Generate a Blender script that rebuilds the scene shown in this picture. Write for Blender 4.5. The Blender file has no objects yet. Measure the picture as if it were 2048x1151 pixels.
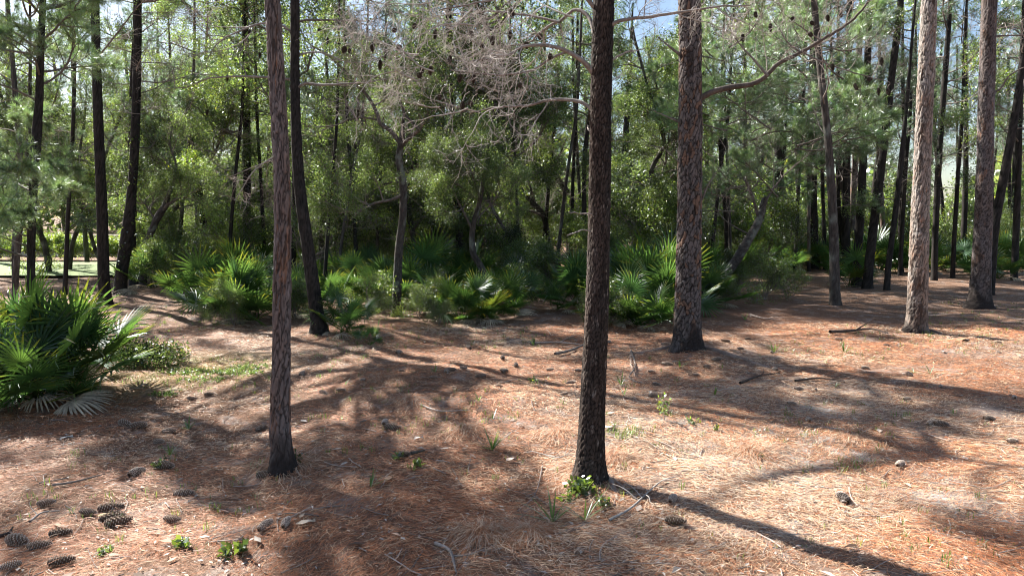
import bpy, math, random
import numpy as np
from mathutils import Matrix, Vector

R = math.radians
# ------------------------------------------------------------------ camera, world, sun, exposure
S = bpy.context.scene
COL = S.collection
CAM_H = 2.0
PITCH = 6.06
F = 1365.0                       # focal length in photograph pixels (24 mm on 36 mm)
SUN_EL = 40.0
SUN_DIR = np.array([-0.775, 0.632])   # horizontal direction towards the sun
SUN_DIR /= np.linalg.norm(SUN_DIR)

cam = bpy.data.cameras.new('camera')
cam.lens = 24.0; cam.sensor_width = 36.0; cam.sensor_fit = 'HORIZONTAL'
cam.clip_start = 0.05; cam.clip_end = 3000
cam_o = bpy.data.objects.new('camera', cam); COL.objects.link(cam_o)
cam_o.location = (0, 0, CAM_H); cam_o.rotation_euler = (R(90 - PITCH), 0, 0)
S.camera = cam_o

W = bpy.data.worlds.new('World'); S.world = W; W.use_nodes = True
nt = W.node_tree; nt.nodes.clear()
def N(nt, t, **kw):
    n = nt.nodes.new(t)
    for k, v in kw.items():
        if k in ('loc',): continue
        setattr(n, k, v)
    return n
sky = N(nt, 'ShaderNodeTexSky', sky_type='NISHITA', sun_disc=False, sun_elevation=R(SUN_EL),
        sun_rotation=math.atan2(SUN_DIR[0], SUN_DIR[1]))
bg = N(nt, 'ShaderNodeBackground'); out = N(nt, 'ShaderNodeOutputWorld')
tc = N(nt, 'ShaderNodeTexCoord'); nz = N(nt, 'ShaderNodeTexNoise')
nz.inputs['Scale'].default_value = 4.5; nz.inputs['Detail'].default_value = 6; nz.inputs['Roughness'].default_value = 0.6
rp = N(nt, 'ShaderNodeValToRGB'); rp.color_ramp.elements[0].position = 0.53; rp.color_ramp.elements[1].position = 0.70
rp.color_ramp.elements[0].color = (0, 0, 0, 1); rp.color_ramp.elements[1].color = (0.85, 0.85, 0.85, 1)
mx = N(nt, 'ShaderNodeMixRGB'); mx.inputs[2].default_value = (6.5, 7.0, 7.8, 1)
nt.links.new(tc.outputs['Generated'], nz.inputs['Vector']); nt.links.new(nz.outputs[0], rp.inputs[0])
nt.links.new(rp.outputs[0], mx.inputs[0]); nt.links.new(sky.outputs[0], mx.inputs[1])
nt.links.new(mx.outputs[0], bg.inputs[0]); bg.inputs[1].default_value = 0.05
nt.links.new(bg.outputs[0], out.inputs[0])

sl = bpy.data.lights.new('sun', 'SUN'); sl.energy = 5.0; sl.angle = R(0.53); sl.color = (1.0, 0.95, 0.86)
so = bpy.data.objects.new('sun', sl); COL.objects.link(so)
sd = Vector((SUN_DIR[0] * math.cos(R(SUN_EL)), SUN_DIR[1] * math.cos(R(SUN_EL)), math.sin(R(SUN_EL))))
so.rotation_euler = sd.to_track_quat('Z', 'Y').to_euler(); so.location = (-20, 20, 40)

S.view_settings.view_transform = 'Standard'; S.view_settings.look = 'None'
S.view_settings.exposure = 1.97; S.view_settings.gamma = 1.0; S.view_settings.use_curve_mapping = False
S.render.engine = 'CYCLES'
cy = S.cycles
cy.max_bounces = 5; cy.diffuse_bounces = 3; cy.glossy_bounces = 2; cy.transmission_bounces = 3
cy.transparent_max_bounces = 4; cy.caustics_reflective = False; cy.caustics_refractive = False
cy.filter_width = 1.1; cy.use_denoising = True; cy.denoising_prefilter = 'ACCURATE'; cy.denoiser = 'OPENIMAGEDENOISE'; cy.sample_clamp_indirect = 6.0
cy.use_adaptive_sampling = True; cy.adaptive_threshold = 0.02

# ------------------------------------------------------------------ geometry of the place
cp, sp_ = math.cos(R(PITCH)), math.sin(R(PITCH))
_rs = np.random.RandomState(3)
_K = [(a * math.cos(t), a * math.sin(t), ph, am) for a, t, ph, am in
      zip(np.r_[_rs.uniform(0.5, 1.6, 7), _rs.uniform(2.2, 5.5, 12), _rs.uniform(7, 13, 14)], _rs.uniform(0, 6.28, 33), _rs.uniform(0, 6.28, 33),
          np.r_[np.full(7, 0.010), np.full(12, 0.0045), np.full(14, 0.003)])]
MOUNDS = []                      # (x, y, radius, height)
def ground(x, y):
    x = np.asarray(x, float); y = np.asarray(y, float)
    z = np.zeros(np.broadcast(x, y).shape)
    for kx, ky, ph, am in _K: z = z + am * np.sin(kx * x + ky * y + ph)
    for mx_, my_, r_, h_ in MOUNDS: z = z + h_ * np.exp(-((x - mx_) ** 2 + (y - my_) ** 2) / (r_ * r_))
    return z
def at(px, py, Y):
    """world point at depth Y seen at photograph pixel px, py"""
    u = (px - 1024) / F; v = (575.5 - py) / F
    d = np.array([u, cp + v * sp_, -sp_ + v * cp])
    t = Y / d[1]
    return np.array([0, 0, CAM_H]) + d * t
def gp(px, py):
    """ground point under photograph pixel"""
    u = (px - 1024) / F; v = (575.5 - py) / F
    d = np.array([u, cp + v * sp_, -sp_ + v * cp])
    t = -CAM_H / d[2]
    for _ in range(4):
        p = d * t
        t = (float(ground(p[0], p[1])) - CAM_H) / d[2]
    p = np.array([0, 0, CAM_H]) + d * t
    return p
for (px, py, r_, h_) in [(960, 1075, .16, .09), (1060, 1070, .14, .07), (760, 765, .3, .08), (820, 800, .25, .06), (1230, 920, .17, .06),
                         (930, 860, .2, .05), (1370, 705, .55, .10), (1178, 965, .3, .06), (1700, 880, .4, .06), (1950, 690, .5, .12), (1120, 870, .22, .05), (1500, 905, .3, .05),
                         (1540, 800, .4, .06), (1840, 660, .5, .08), (1955, 612, .6, .06), (567, 935, .22, .07), (638, 665, .4, .08), (1670, 610, .5, .07), (210, 610, .5, .06)]:
    u = gp(px, py); MOUNDS.append((u[0], u[1], r_, h_ * .55))

SAND = [(1235, 915, .26, 1), (1190, 880, .22, .6), (1350, 850, .45, .5), (1480, 905, .45, .6), (1650, 815, .5, .7), (1690, 785, .4, .6), (1560, 930, .6, .45), (1950, 985, .55, .7), (1800, 960, .5, .4), (1970, 820, .45, .6), (1130, 862, .38, .75), (1050, 842, .35, .5),
        (1450, 940, .4, .4), (700, 1000, .25, .4), (1900, 880, .5, .5), (1600, 1050, .4, .35), (1900, 1080, .4, .4), (1330, 960, .3, .4), (850, 800, .4, .3), (1250, 735, .5, .4), (1150, 800, .4, .4), (150, 640, .9, .5), (550, 700, .6, .3), (1920, 700, .7, .5)]
SAND = [(*gp(a, b)[:2], c, d) for a, b, c, d in SAND]
def sandy(x, y):
    z = np.zeros(np.broadcast(x, y).shape)
    for a, b, c, d in SAND: z = np.maximum(z, d * np.exp(-((x - a) ** 2 + (y - b) ** 2) / (c * c)))
    n = 0
    for i, (kx, ky) in enumerate([(3.1, 5.2), (-6.3, 2.7), (8.9, 7.4), (-4.4, -11.3), (15, 3), (2, 17)]): n = n + np.sin(kx * x + ky * y + i * 1.7) / (1 + i * .3)
    return np.clip(z * (.8 + .45 * n) - .14, 0, 1) * .5
# ------------------------------------------------------------------ mesh tools
class MB:
    def __init__(s): s.v = []; s.t = []; s.q = []; s.c = []; s.tm = []; s.qm = []; s.n = 0
    def add(s, v, tris=None, quads=None, col=(1, 1, 1), m=0):
        v = np.asarray(v, float).reshape(-1, 3)
        s.v.append(v)
        c = np.asarray(col, float)
        if c.ndim == 1: c = np.tile(c, (len(v), 1))
        s.c.append(c)
        if tris is not None and len(tris):
            s.t.append(np.asarray(tris, int) + s.n); s.tm.append(np.full(len(tris), m))
        if quads is not None and len(quads):
            s.q.append(np.asarray(quads, int) + s.n); s.qm.append(np.full(len(quads), m))
        s.n += len(v)
    def mesh(s, name, mats, smooth=True):
        v = np.concatenate(s.v); c = np.concatenate(s.c)
        t = np.concatenate(s.t) if s.t else np.zeros((0, 3), int)
        q = np.concatenate(s.q) if s.q else np.zeros((0, 4), int)
        me = bpy.data.meshes.new(name)
        me.vertices.add(len(v)); me.vertices.foreach_set('co', v.astype(np.float32).ravel())
        nl = t.size + q.size
        me.loops.add(nl); me.loops.foreach_set('vertex_index', np.concatenate([t.ravel(), q.ravel()]).astype(np.int32))
        me.polygons.add(len(t) + len(q))
        st = np.concatenate([np.arange(len(t)) * 3, t.size + np.arange(len(q)) * 4]).astype(np.int32)
        me.polygons.foreach_set('loop_start', st)
        mi = np.concatenate([np.concatenate(s.tm) if s.tm else np.zeros(0), np.concatenate(s.qm) if s.qm else np.zeros(0)]).astype(np.int32)
        for m in mats: me.materials.append(m)
        me.polygons.foreach_set('material_index', mi)
        me.polygons.foreach_set('use_smooth', np.full(len(t) + len(q), smooth))
        a = me.color_attributes.new('col', 'FLOAT_COLOR', 'POINT')
        a.data.foreach_set('color', np.c_[c, np.ones(len(c))].astype(np.float32).ravel())
        me.update(); me.validate()
        return me
def obj(name, me, parent=None, loc=None, mat=None):
    o = bpy.data.objects.new(name, me); COL.objects.link(o)
    if parent: o.parent = parent
    if loc is not None: o.location = loc
    if mat is not None: o.matrix_basis = mat
    return o
def tag(o, label=None, cat=None, group=None, kind=None):
    if label: o['label'] = label
    if cat: o['category'] = cat
    if group: o['group'] = group
    if kind: o['kind'] = kind
    return o
def thing(name, label, cat, loc, group=None, rz=0, sc=1):
    o = bpy.data.objects.new(name, None); COL.objects.link(o)
    o.location = loc; o.rotation_euler = (0, 0, rz); o.scale = (sc, sc, sc); o.empty_display_size = .1
    return tag(o, label, cat, group)
def nrm(a):
    a = np.asarray(a, float); return a / np.maximum(np.linalg.norm(a, axis=-1, keepdims=True), 1e-9)
def frames(P):
    T = nrm(np.gradient(P, axis=0)); Nn = np.zeros_like(P); Bn = np.zeros_like(P)
    ref = np.array([0, 0, 1.0]) if abs(T[0][2]) < .8 else np.array([0, 1.0, 0])
    n = nrm(np.cross(T[0], ref))
    for i in range(len(P)):
        n = n - T[i] * np.dot(n, T[i]); n = n / max(np.linalg.norm(n), 1e-9)
        Nn[i] = n; Bn[i] = np.cross(T[i], n)
    return T, Nn, Bn
def tube(mb, P, rad, k=5, col=(1, 1, 1), m=0, cap=True):
    P = np.asarray(P, float); n = len(P); rad = np.broadcast_to(rad, (n,))
    T, A, B = frames(P)
    th = np.arange(k) * 2 * math.pi / k
    ring = P[:, None] + rad[:, None, None] * (np.cos(th)[None, :, None] * A[:, None] + np.sin(th)[None, :, None] * B[:, None])
    i = np.arange(n - 1)[:, None] * k; j = np.arange(k)[None]; j2 = (j + 1) % k
    q = np.stack([i + j, i + j2, i + k + j2, i + k + j], -1).reshape(-1, 4)
    c = np.asarray(col, float)
    if c.ndim == 2: c = np.repeat(c, k, axis=0)
    mb.add(ring.reshape(-1, 3), quads=q, col=c, m=m)
    if cap:
        mb.add(ring[-1], tris=[(0, a, a + 1) for a in range(1, k - 1)], col=c[-k:] if c.ndim == 2 else c, m=m)
def smooth(P, n):
    """Catmull-Rom resample of a polyline (any number of columns)"""
    P = np.asarray(P, float)
    if len(P) == 2: return P[0] + np.linspace(0, 1, n)[:, None] * (P[1] - P[0])
    Q = np.vstack([2 * P[0] - P[1], P, 2 * P[-1] - P[-2]])
    seg = np.linalg.norm(np.diff(P[:, :3], axis=0), axis=1); cum = np.r_[0, np.cumsum(seg)]
    out = []
    for s in np.linspace(0, cum[-1], n):
        i = min(np.searchsorted(cum, s, 'right') - 1, len(P) - 2)
        t = (s - cum[i]) / max(seg[i], 1e-9)
        a, b, c, d = Q[i:i + 4]
        out.append(.5 * (2 * b + (c - a) * t + (2 * a - 5 * b + 4 * c - d) * t * t + (3 * b - a - 3 * c + d) * t ** 3))
    return np.array(out)
def grow(rs, p, d, L, n, wob=.25, lift=0.0, curl=0.0):
    """wiggly line"""
    P = [np.array(p, float)]; d = nrm(d); ax = nrm(rs.normal(size=3)); st = L / n
    for i in range(n):
        d = nrm(d + rs.normal(size=3) * wob + np.array([0, 0, lift]) + np.cross(ax, d) * curl)
        P.append(P[-1] + d * st)
    return np.array(P)
def perp(rs, d, n):
    r = rs.normal(size=(n, 3)); d = np.broadcast_to(d, (n, 3))
    return nrm(r - d * np.sum(r * d, 1, keepdims=True))

# ------------------------------------------------------------------ materials
def mat(name, build):
    m = bpy.data.materials.new(name); m.use_nodes = True; t = m.node_tree; t.nodes.clear()
    o = t.nodes.new('ShaderNodeOutputMaterial'); build(t, o); return m
def L(t, a, b): t.links.new(a, b)
def colattr(t):
    a = N(t, 'ShaderNodeAttribute'); a.attribute_name = 'col'; return a.outputs['Color']
def mulc(t, a, b, fac=1.0, bt='MULTIPLY'):
    m = N(t, 'ShaderNodeMixRGB', blend_type=bt); m.inputs[0].default_value = fac
    if hasattr(a, 'node'): L(t, a, m.inputs[1])
    else: m.inputs[1].default_value = (*a, 1)
    if hasattr(b, 'node'): L(t, b, m.inputs[2])
    else: m.inputs[2].default_value = (*b, 1)
    return m.outputs[0]
def noise(t, scale, detail=4, rough=.6, vec=None, dist=0):
    n = N(t, 'ShaderNodeTexNoise'); n.inputs['Scale'].default_value = scale
    n.inputs['Detail'].default_value = detail; n.inputs['Roughness'].default_value = rough; n.inputs['Distortion'].default_value = dist
    if vec is not None: L(t, vec, n.inputs['Vector'])
    return n.outputs[0]
def ramp(t, v, stops):
    r = N(t, 'ShaderNodeValToRGB'); e = r.color_ramp.elements
    while len(e) < len(stops): e.new(.5)
    for i, (p, c) in enumerate(stops):
        e[i].position = p; e[i].color = (*c, 1) if len(c) == 3 else c
    L(t, v, r.inputs[0]); return r.outputs[0]
def leaf_mat(name, base, trans, gloss=.12, rough=.4, var=.35, tw=.42):
    def b(t, o):
        oi = N(t, 'ShaderNodeObjectInfo')
        hs = N(t, 'ShaderNodeHueSaturation')
        vr = N(t, 'ShaderNodeMapRange'); vr.inputs[3].default_value = 1 - var; vr.inputs[4].default_value = 1 + var
        L(t, oi.outputs['Random'], vr.inputs[0]); L(t, vr.outputs[0], hs.inputs['Value'])
        c = mulc(t, base, colattr(t)); L(t, c, hs.inputs['Color'])
        d = N(t, 'ShaderNodeBsdfDiffuse'); L(t, hs.outputs[0], d.inputs[0])
        tr = N(t, 'ShaderNodeBsdfTranslucent')
        c2 = mulc(t, trans, colattr(t)); h2 = N(t, 'ShaderNodeHueSaturation'); L(t, vr.outputs[0], h2.inputs['Value']); L(t, c2, h2.inputs['Color'])
        L(t, h2.outputs[0], tr.inputs[0])
        mm = N(t, 'ShaderNodeMixShader'); mm.inputs[0].default_value = tw
        L(t, d.outputs[0], mm.inputs[1]); L(t, tr.outputs[0], mm.inputs[2])
        g = N(t, 'ShaderNodeBsdfGlossy'); g.inputs['Roughness'].default_value = rough; g.inputs[0].default_value = (.9, .95, 1, 1)
        fr = N(t, 'ShaderNodeFresnel'); fr.inputs[0].default_value = 1.45
        fm = N(t, 'ShaderNodeMath', operation='MULTIPLY_ADD'); fm.inputs[1].default_value = gloss * 5; fm.inputs[2].default_value = gloss * .3
        fm.use_clamp = True
        L(t, fr.outputs[0], fm.inputs[0])
        m2 = N(t, 'ShaderNodeMixShader'); L(t, fm.outputs[0], m2.inputs[0])
        L(t, mm.outputs[0], m2.inputs[1]); L(t, g.outputs[0], m2.inputs[2]); L(t, m2.outputs[0], o.inputs[0])
    return mat(name, b)
def solid(name, base, rough=.85, fine=60, amt=.5, bump=.3, spec=.2, vec_scale=None):
    """rough organic surface: vertex colour times base times fine noise, with bump"""
    def b(t, o):
        g = N(t, 'ShaderNodeTexCoord'); v = g.outputs['Object']
        if vec_scale:
            mp = N(t, 'ShaderNodeMapping'); mp.inputs['Scale'].default_value = vec_scale; L(t, v, mp.inputs[0]); v = mp.outputs[0]
        n = noise(t, fine, 5, .65, v)
        r = ramp(t, n, [(.25, (1 - amt,) * 3), (.75, (1 + amt * .6,) * 3)])
        c = mulc(t, mulc(t, base, colattr(t)), r)
        p = N(t, 'ShaderNodeBsdfPrincipled'); L(t, c, p.inputs['Base Color']); p.inputs['Roughness'].default_value = rough
        p.inputs['Specular IOR Level'].default_value = spec
        bp = N(t, 'ShaderNodeBump'); bp.inputs['Strength'].default_value = bump; bp.inputs['Distance'].default_value = .01
        L(t, n, bp.inputs['Height']); L(t, bp.outputs[0], p.inputs['Normal'])
        L(t, p.outputs[0], o.inputs[0])
    return mat(name, b)
M = {}
M['bark'] = solid('bark', (1, 1, 1), .9, 45, .45, .6, .15, (1, 1, .35))
M['twig'] = solid('twig_bark', (1, 1, 1), .8, 30, .35, .2, .25)
M['needle'] = leaf_mat('pine_needles', (.085, .14, .065), (.20, .31, .12), .06, .45, .3)
M['needle_light'] = leaf_mat('fresh_pine_needles', (.14, .22, .08), (.32, .47, .15), .06, .4, .2)
M['oak'] = leaf_mat('oak_leaves', (.048, .077, .034), (.20, .28, .062), .025, .42, .6, .47)
M['holly'] = leaf_mat('shrub_leaves', (.08, .13, .035), (.33, .46, .06), .045, .42, .45)
M['hedge'] = leaf_mat('hedge_leaves', (.13, .22, .03), (.42, .55, .06), .08, .4, .2)
M['palm'] = leaf_mat('palmetto_fronds', (.045, .088, .030), (.14, .27, .05), .018, .36, .3, .38)
M['dry'] = solid('dry_fronds', (.42, .35, .26), .8, 30, .3, .2)
M['cone'] = solid('pine_cones', (1, 1, 1), .75, 90, .4, .3)
M['litter'] = solid('fallen_needles', (1, 1, 1), .6, 20, .25, 0, .35)
M['flake'] = solid('fallen_leaves', (1, 1, 1), .7, 25, .3, .1, .3)
M['grass'] = leaf_mat('grass_blades', (.09, .15, .04), (.22, .34, .07), .03, .45, .1)
M['wall'] = solid('stucco', (.62, .56, .48), .9, 6, .15, .2)
M['roof'] = solid('roof_shingles', (.22, .22, .24), .9, 8, .2, .2)
M['glass'] = solid('window_glass', (.05, .07, .09), .15, 4, .1, 0, .8)

def ground_mat(t, o):
    g = N(t, 'ShaderNodeTexCoord'); v = g.outputs['Object']
    big = noise(t, .55, 5, .6, v)
    mid = noise(t, 3.5, 6, .7, v, .6)
    fine = noise(t, 38, 6, .75, v, 1.2)
    # streaks of needles lying every way
    base = ramp(t, fine, [(.30, (.045, .022, .014)), (.46, (.14, .078, .050)), (.60, (.27, .170, .118)), (.74, (.50, .40, .33))])
    sand = ramp(t, fine, [(.3, (.24, .21, .19)), (.6, (.44, .40, .375)), (.8, (.60, .56, .53))])
    fac = ramp(t, mid, [(.50, (0, 0, 0)), (.66, (.8, .8, .8))])
    bigf = ramp(t, big, [(.42, (.25, .25, .25)), (.65, (1, 1, 1))])
    f2 = mulc(t, fac, bigf)
    at_ = N(t, 'ShaderNodeAttribute'); at_.attribute_name = 'col'
    am = N(t, 'ShaderNodeMath', operation='MULTIPLY_ADD', use_clamp=True); am.inputs[1].default_value = 1.2; L(t, at_.outputs['Alpha'], am.inputs[0]); L(t, f2, am.inputs[2]); f2 = am.outputs[0]
    c = N(t, 'ShaderNodeMixRGB'); L(t, f2, c.inputs[0]); L(t, base, c.inputs[1]); L(t, sand, c.inputs[2])
    # blotches of dark humus
    hum = ramp(t, noise(t, 7.5, 5, .7, v), [(.60, (1, 1, 1)), (.75, (.45, .40, .38))])
    c2 = mulc(t, c.outputs[0], hum)
    # vertex colour carries rgb tints for sand, moss and painted shade, used as multiply
    c3 = mulc(t, c2, colattr(t))
    p = N(t, 'ShaderNodeBsdfPrincipled'); L(t, c3, p.inputs['Base Color']); p.inputs['Roughness'].default_value = .9
    p.inputs['Specular IOR Level'].default_value = .15
    bp = N(t, 'ShaderNodeBump'); bp.inputs['Strength'].default_value = .9; bp.inputs['Distance'].default_value = .02
    ad = N(t, 'ShaderNodeMath', operation='ADD'); L(t, fine, ad.inputs[0]); L(t, mid, ad.inputs[1])
    L(t, ad.outputs[0], bp.inputs['Height']); L(t, bp.outputs[0], p.inputs['Normal']); L(t, p.outputs[0], o.inputs[0])
M['ground'] = mat('forest_floor', ground_mat)
def lawn_mat(t, o):
    g = N(t, 'ShaderNodeTexCoord'); n = noise(t, 6, 6, .7, g.outputs['Object'])
    c = ramp(t, n, [(.3, (.07, .12, .03)), (.7, (.15, .21, .06))])
    p = N(t, 'ShaderNodeBsdfPrincipled'); L(t, c, p.inputs['Base Color']); p.inputs['Roughness'].default_value = .9; L(t, p.outputs[0], o.inputs[0])
M['lawn'] = mat('lawn_turf', lawn_mat)

# ------------------------------------------------------------------ ground sheet
def make_ground():
    nx, ny = 360, 360
    ux = np.linspace(-1, 1, nx); U = math.asinh(500 / 3.0)
    xs = 3.0 * np.sinh(ux * U); ys = 6.0 + 3.0 * np.sinh(ux * U)
    X, Y = np.meshgrid(xs, ys); d = np.hypot(X, Y - 6)
    Z = ground(X, Y) * np.clip(1.6 - d / 60, 0, 1)
    i = np.arange(ny - 1)[:, None] * nx; j = np.arange(nx - 1)[None]
    q = np.stack([i + j, i + j + 1, i + nx + j + 1, i + nx + j], -1).reshape(-1, 4)
    c = np.ones((nx * ny, 3)); P = np.c_[X.ravel(), Y.ravel()]
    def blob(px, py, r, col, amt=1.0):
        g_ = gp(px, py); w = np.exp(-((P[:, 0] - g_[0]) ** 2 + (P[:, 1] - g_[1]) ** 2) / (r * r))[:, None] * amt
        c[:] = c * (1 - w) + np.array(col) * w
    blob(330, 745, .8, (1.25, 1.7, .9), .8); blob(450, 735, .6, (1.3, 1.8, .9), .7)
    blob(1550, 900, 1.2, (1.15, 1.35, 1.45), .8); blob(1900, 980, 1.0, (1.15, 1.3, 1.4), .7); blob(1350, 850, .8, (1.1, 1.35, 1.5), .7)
    blob(850, 1000, .9, (.85, .75, .7), .8); blob(300, 900, 1.2, (.9, .8, .75), .6); blob(1500, 640, 3, (.85, .68, .6), .7)  # darker tints painted into the floor where the clearing lies in shade
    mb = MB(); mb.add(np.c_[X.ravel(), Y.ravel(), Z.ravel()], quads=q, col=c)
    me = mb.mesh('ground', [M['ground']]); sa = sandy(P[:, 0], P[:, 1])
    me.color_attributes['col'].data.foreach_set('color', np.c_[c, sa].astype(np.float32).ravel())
    tag(obj('ground', me), kind='structure')
make_ground()

# ------------------------------------------------------------------ boughs (shared meshes)
def needles(mb, rs, P, D, n, Lr, w, m, spread=.75, tint=None):
    """n needles at each tuft P looking along D"""
    k = len(P)
    P = np.repeat(P, n, 0); D = np.repeat(D, n, 0)
    D2 = nrm(D + rs.normal(size=D.shape) * spread); D2[:, 2] -= .08
    Ln = rs.uniform(Lr[0], Lr[1], len(P))[:, None]
    s = perp(rs, D2, len(P)) * w
    P = P + D * rs.uniform(-.05, .03, (len(P), 1))
    V = np.stack([P - s, P + s, P + D2 * Ln], 1).reshape(-1, 3)
    tt = np.repeat(rs.uniform(.6, 1.35, (k, 1)) * (tint if tint is not None else np.ones((1, 3))) * rs.uniform(.85, 1.15, (k, 3)), n * 3, 0)
    mb.add(V, tris=np.arange(len(V)).reshape(-1, 3), col=tt, m=m)
def leaves(mb, rs, P, n, r, size, m, asp=.5, jit=.25):
    k = len(P)
    C = np.repeat(P, n, 0) + rs.normal(size=(k * n, 3)) * r
    a = nrm(rs.normal(size=C.shape) + np.array([0, 0, -.25])); b = perp(rs, a, len(C))
    up = np.cross(a, b); sg = np.sign(up[:, 2:3]); 
    Ls = size * rs.uniform(.6, 1.3, (len(C), 1))
    V = np.stack([C, C + a * Ls * .5 + b * Ls * asp * .5, C + a * Ls, C + a * Ls * .5 - b * Ls * asp * .5], 1).reshape(-1, 3)
    t = np.repeat(rs.uniform(.55, 1.4, (k, 1)), n, 0) * rs.uniform(.7, 1.3, (k * n, 1)) * (1 + rs.normal(size=(k * n, 3)) * .06)
    yl = (rs.rand(k * n, 1) < .02); t = np.where(yl, t * np.array([[1.9, 1.4, .7]]), t)
    mb.add(V, quads=np.arange(len(V)).reshape(-1, 4), col=np.repeat(t, 4, 0), m=m)
GREY = np.array([.30, .25, .22]); BROWN = np.array([.10, .085, .072]); PALE = np.array([.40, .365, .335]); DARK = np.array([.06, .045, .038])
def wood_tree(mb, rs, L0, r0, col, nsec, lift, wob, sec_len=.55, tert=4, t0=.25, k0=5):
    """axis along +X with side branches; returns foliage sites (pos, dir)"""
    A = grow(rs, (0, 0, 0), (1, 0, .1), L0, 9, wob, lift)
    tube(mb, A, r0 * np.linspace(1, .25, len(A)), k0, col, 0)
    sp, sdv = [], []
    sp += [A[-1], A[-2]]; sdv += [nrm(A[-1] - A[-2])] * 2
    for i in range(nsec):
        t = t0 + (1 - t0) * (i + rs.rand()) / nsec; f = t * 9; j = min(int(f), 8); p = A[j] + (A[j + 1] - A[j]) * (f - j)
        ax = nrm(A[j + 1] - A[j]); side = perp(rs, ax, 1)[0]; side[2] *= .6
        d = nrm(ax * .8 + side * .9); Ls = L0 * sec_len * (1.15 - t) * rs.uniform(.6, 1.2)
        B = grow(rs, p, d, Ls, 5, wob, lift); tube(mb, B, r0 * .45 * np.linspace(1, .3, 6), 4, col, 0, False)
        sp.append(B[-1]); sdv.append(nrm(B[-1] - B[-2]))
        for _ in range(tert):
            u = rs.uniform(.2, 1) * 5; j2 = min(int(u), 4); p2 = B[j2] + (B[j2 + 1] - B[j2]) * (u - j2)
            d2 = nrm(nrm(B[j2 + 1] - B[j2]) + perp(rs, ax, 1)[0] * .9)
            Cc = grow(rs, p2, d2, Ls * rs.uniform(.2, .5), 3, wob, lift); tube(mb, Cc, np.array([.0035, .003, .0025, .002]) * max(1, L0 * .5), 3, col, 0, False)
            sp.append(Cc[-1]); sdv.append(nrm(Cc[-1] - Cc[-2])); sp.append(Cc[1]); sdv.append(nrm(Cc[1] - Cc[0]))
    return np.array(sp), np.array(sdv)
BOUGH = {}
def variants(kind, n, fn):
    BOUGH[kind] = []
    for i in range(n):
        mb = MB(); rs = np.random.RandomState(hash(kind) % 1 + 100 * i + sum(map(ord, kind))); ms = fn(mb, rs)
        BOUGH[kind].append(mb.mesh(kind + '_bough', ms))
def f_pine(mb, rs, m='needle', Lr=(.08, .13), nn=20, w=.0026):
    s, d = wood_tree(mb, rs, 1.9, .022, BROWN * 1.3, 12, .06, .13, .5, 4)
    needles(mb, rs, s, nrm(d + np.array([0, 0, .15])), nn, Lr, w, 1)
    return [M['twig'], M[m]]
variants('pine', 5, f_pine)
variants('pine_fresh', 4, lambda mb, rs: f_pine(mb, rs, 'needle_light', (.12, .2), 36, .0025))
def f_pfar(mb, rs):
    s, d = wood_tree(mb, rs, 2.4, .03, BROWN, 9, .07, .15, .5, 3)
    needles(mb, rs, s, nrm(d + np.array([0, 0, .2])), 16, (.14, .24), .007, 1)
    return [M['twig'], M['needle']]
variants('pine_far', 4, f_pfar)
def f_oak(mb, rs, m='oak', size=.042, nl=22, r=.10, col=GREY * .6):
    s, d = wood_tree(mb, rs, 1.5, .02, col, 11, .03, .24, .6, 4, .2)
    leaves(mb, rs, s, nl, r, size, 1, .55)
    return [M['twig'], M[m]]
variants('oak', 5, f_oak)
variants('shrub', 4, lambda mb, rs: f_oak(mb, rs, 'holly', .05, 10, .085))
variants('hedge', 2, lambda mb, rs: f_oak(mb, rs, 'hedge', .08, 10, .09))
def f_ofar(mb, rs):
    s, d = wood_tree(mb, rs, 2.2, .03, GREY * .6, 9, .04, .22, .6, 3, .2)
    leaves(mb, rs, s, 24, .2, .07, 1, .6)
    return [M['twig'], M['oak']]
variants('oak_far', 4, f_ofar)
def f_dead(mb, rs, col=PALE, n=11, curl=.22, L0=1.5):
    A = grow(rs, (0, 0, 0), (1, 0, .05), L0, 9, .16, .02)
    tube(mb, A, .013 * np.linspace(1, .25, 10), 5, col * .8, 0)
    for i in range(n):
        t = rs.uniform(.15, 1) * 9; j = min(int(t), 8); p = A[j] + (A[j + 1] - A[j]) * (t - j)
        ax = nrm(A[j + 1] - A[j]); d = nrm(ax * .6 + perp(rs, ax, 1)[0])
        B = grow(rs, p, d, L0 * rs.uniform(.25, .5), 7, .2, 0, curl * rs.uniform(0, 1)); tube(mb, B, .005 * np.linspace(1, .45, 8), 4, col, 0, False)
        for _ in range(9):
            u = rs.uniform(.1, 1) * 7; j2 = min(int(u), 6); p2 = B[j2]
            d2 = nrm(nrm(B[j2 + 1] - B[j2]) * .7 + rs.normal(size=3) * .7)
            Cc = grow(rs, p2, d2, rs.uniform(.12, .34), 6, .12, -.02, curl * rs.uniform(.3, 1.8)); tube(mb, Cc, .0022 * np.linspace(1, .6, 7), 3, col * rs.uniform(.7, 1.25), 0, False)
    return [M['twig']]
variants('dead', 5, f_dead)
variants('dead_grey', 4, lambda mb, rs: f_dead(mb, rs, GREY, 9, .08, 2.0))

def topx(x, y, z):
    v = np.array([x, y, z - CAM_H]); dep = v[1] * cp - v[2] * sp_; up = v[1] * sp_ + v[2] * cp
    return (1024 + F * v[0] / dep, 575.5 - F * up / dep) if dep > .5 else (-9999, -9999)
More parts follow.
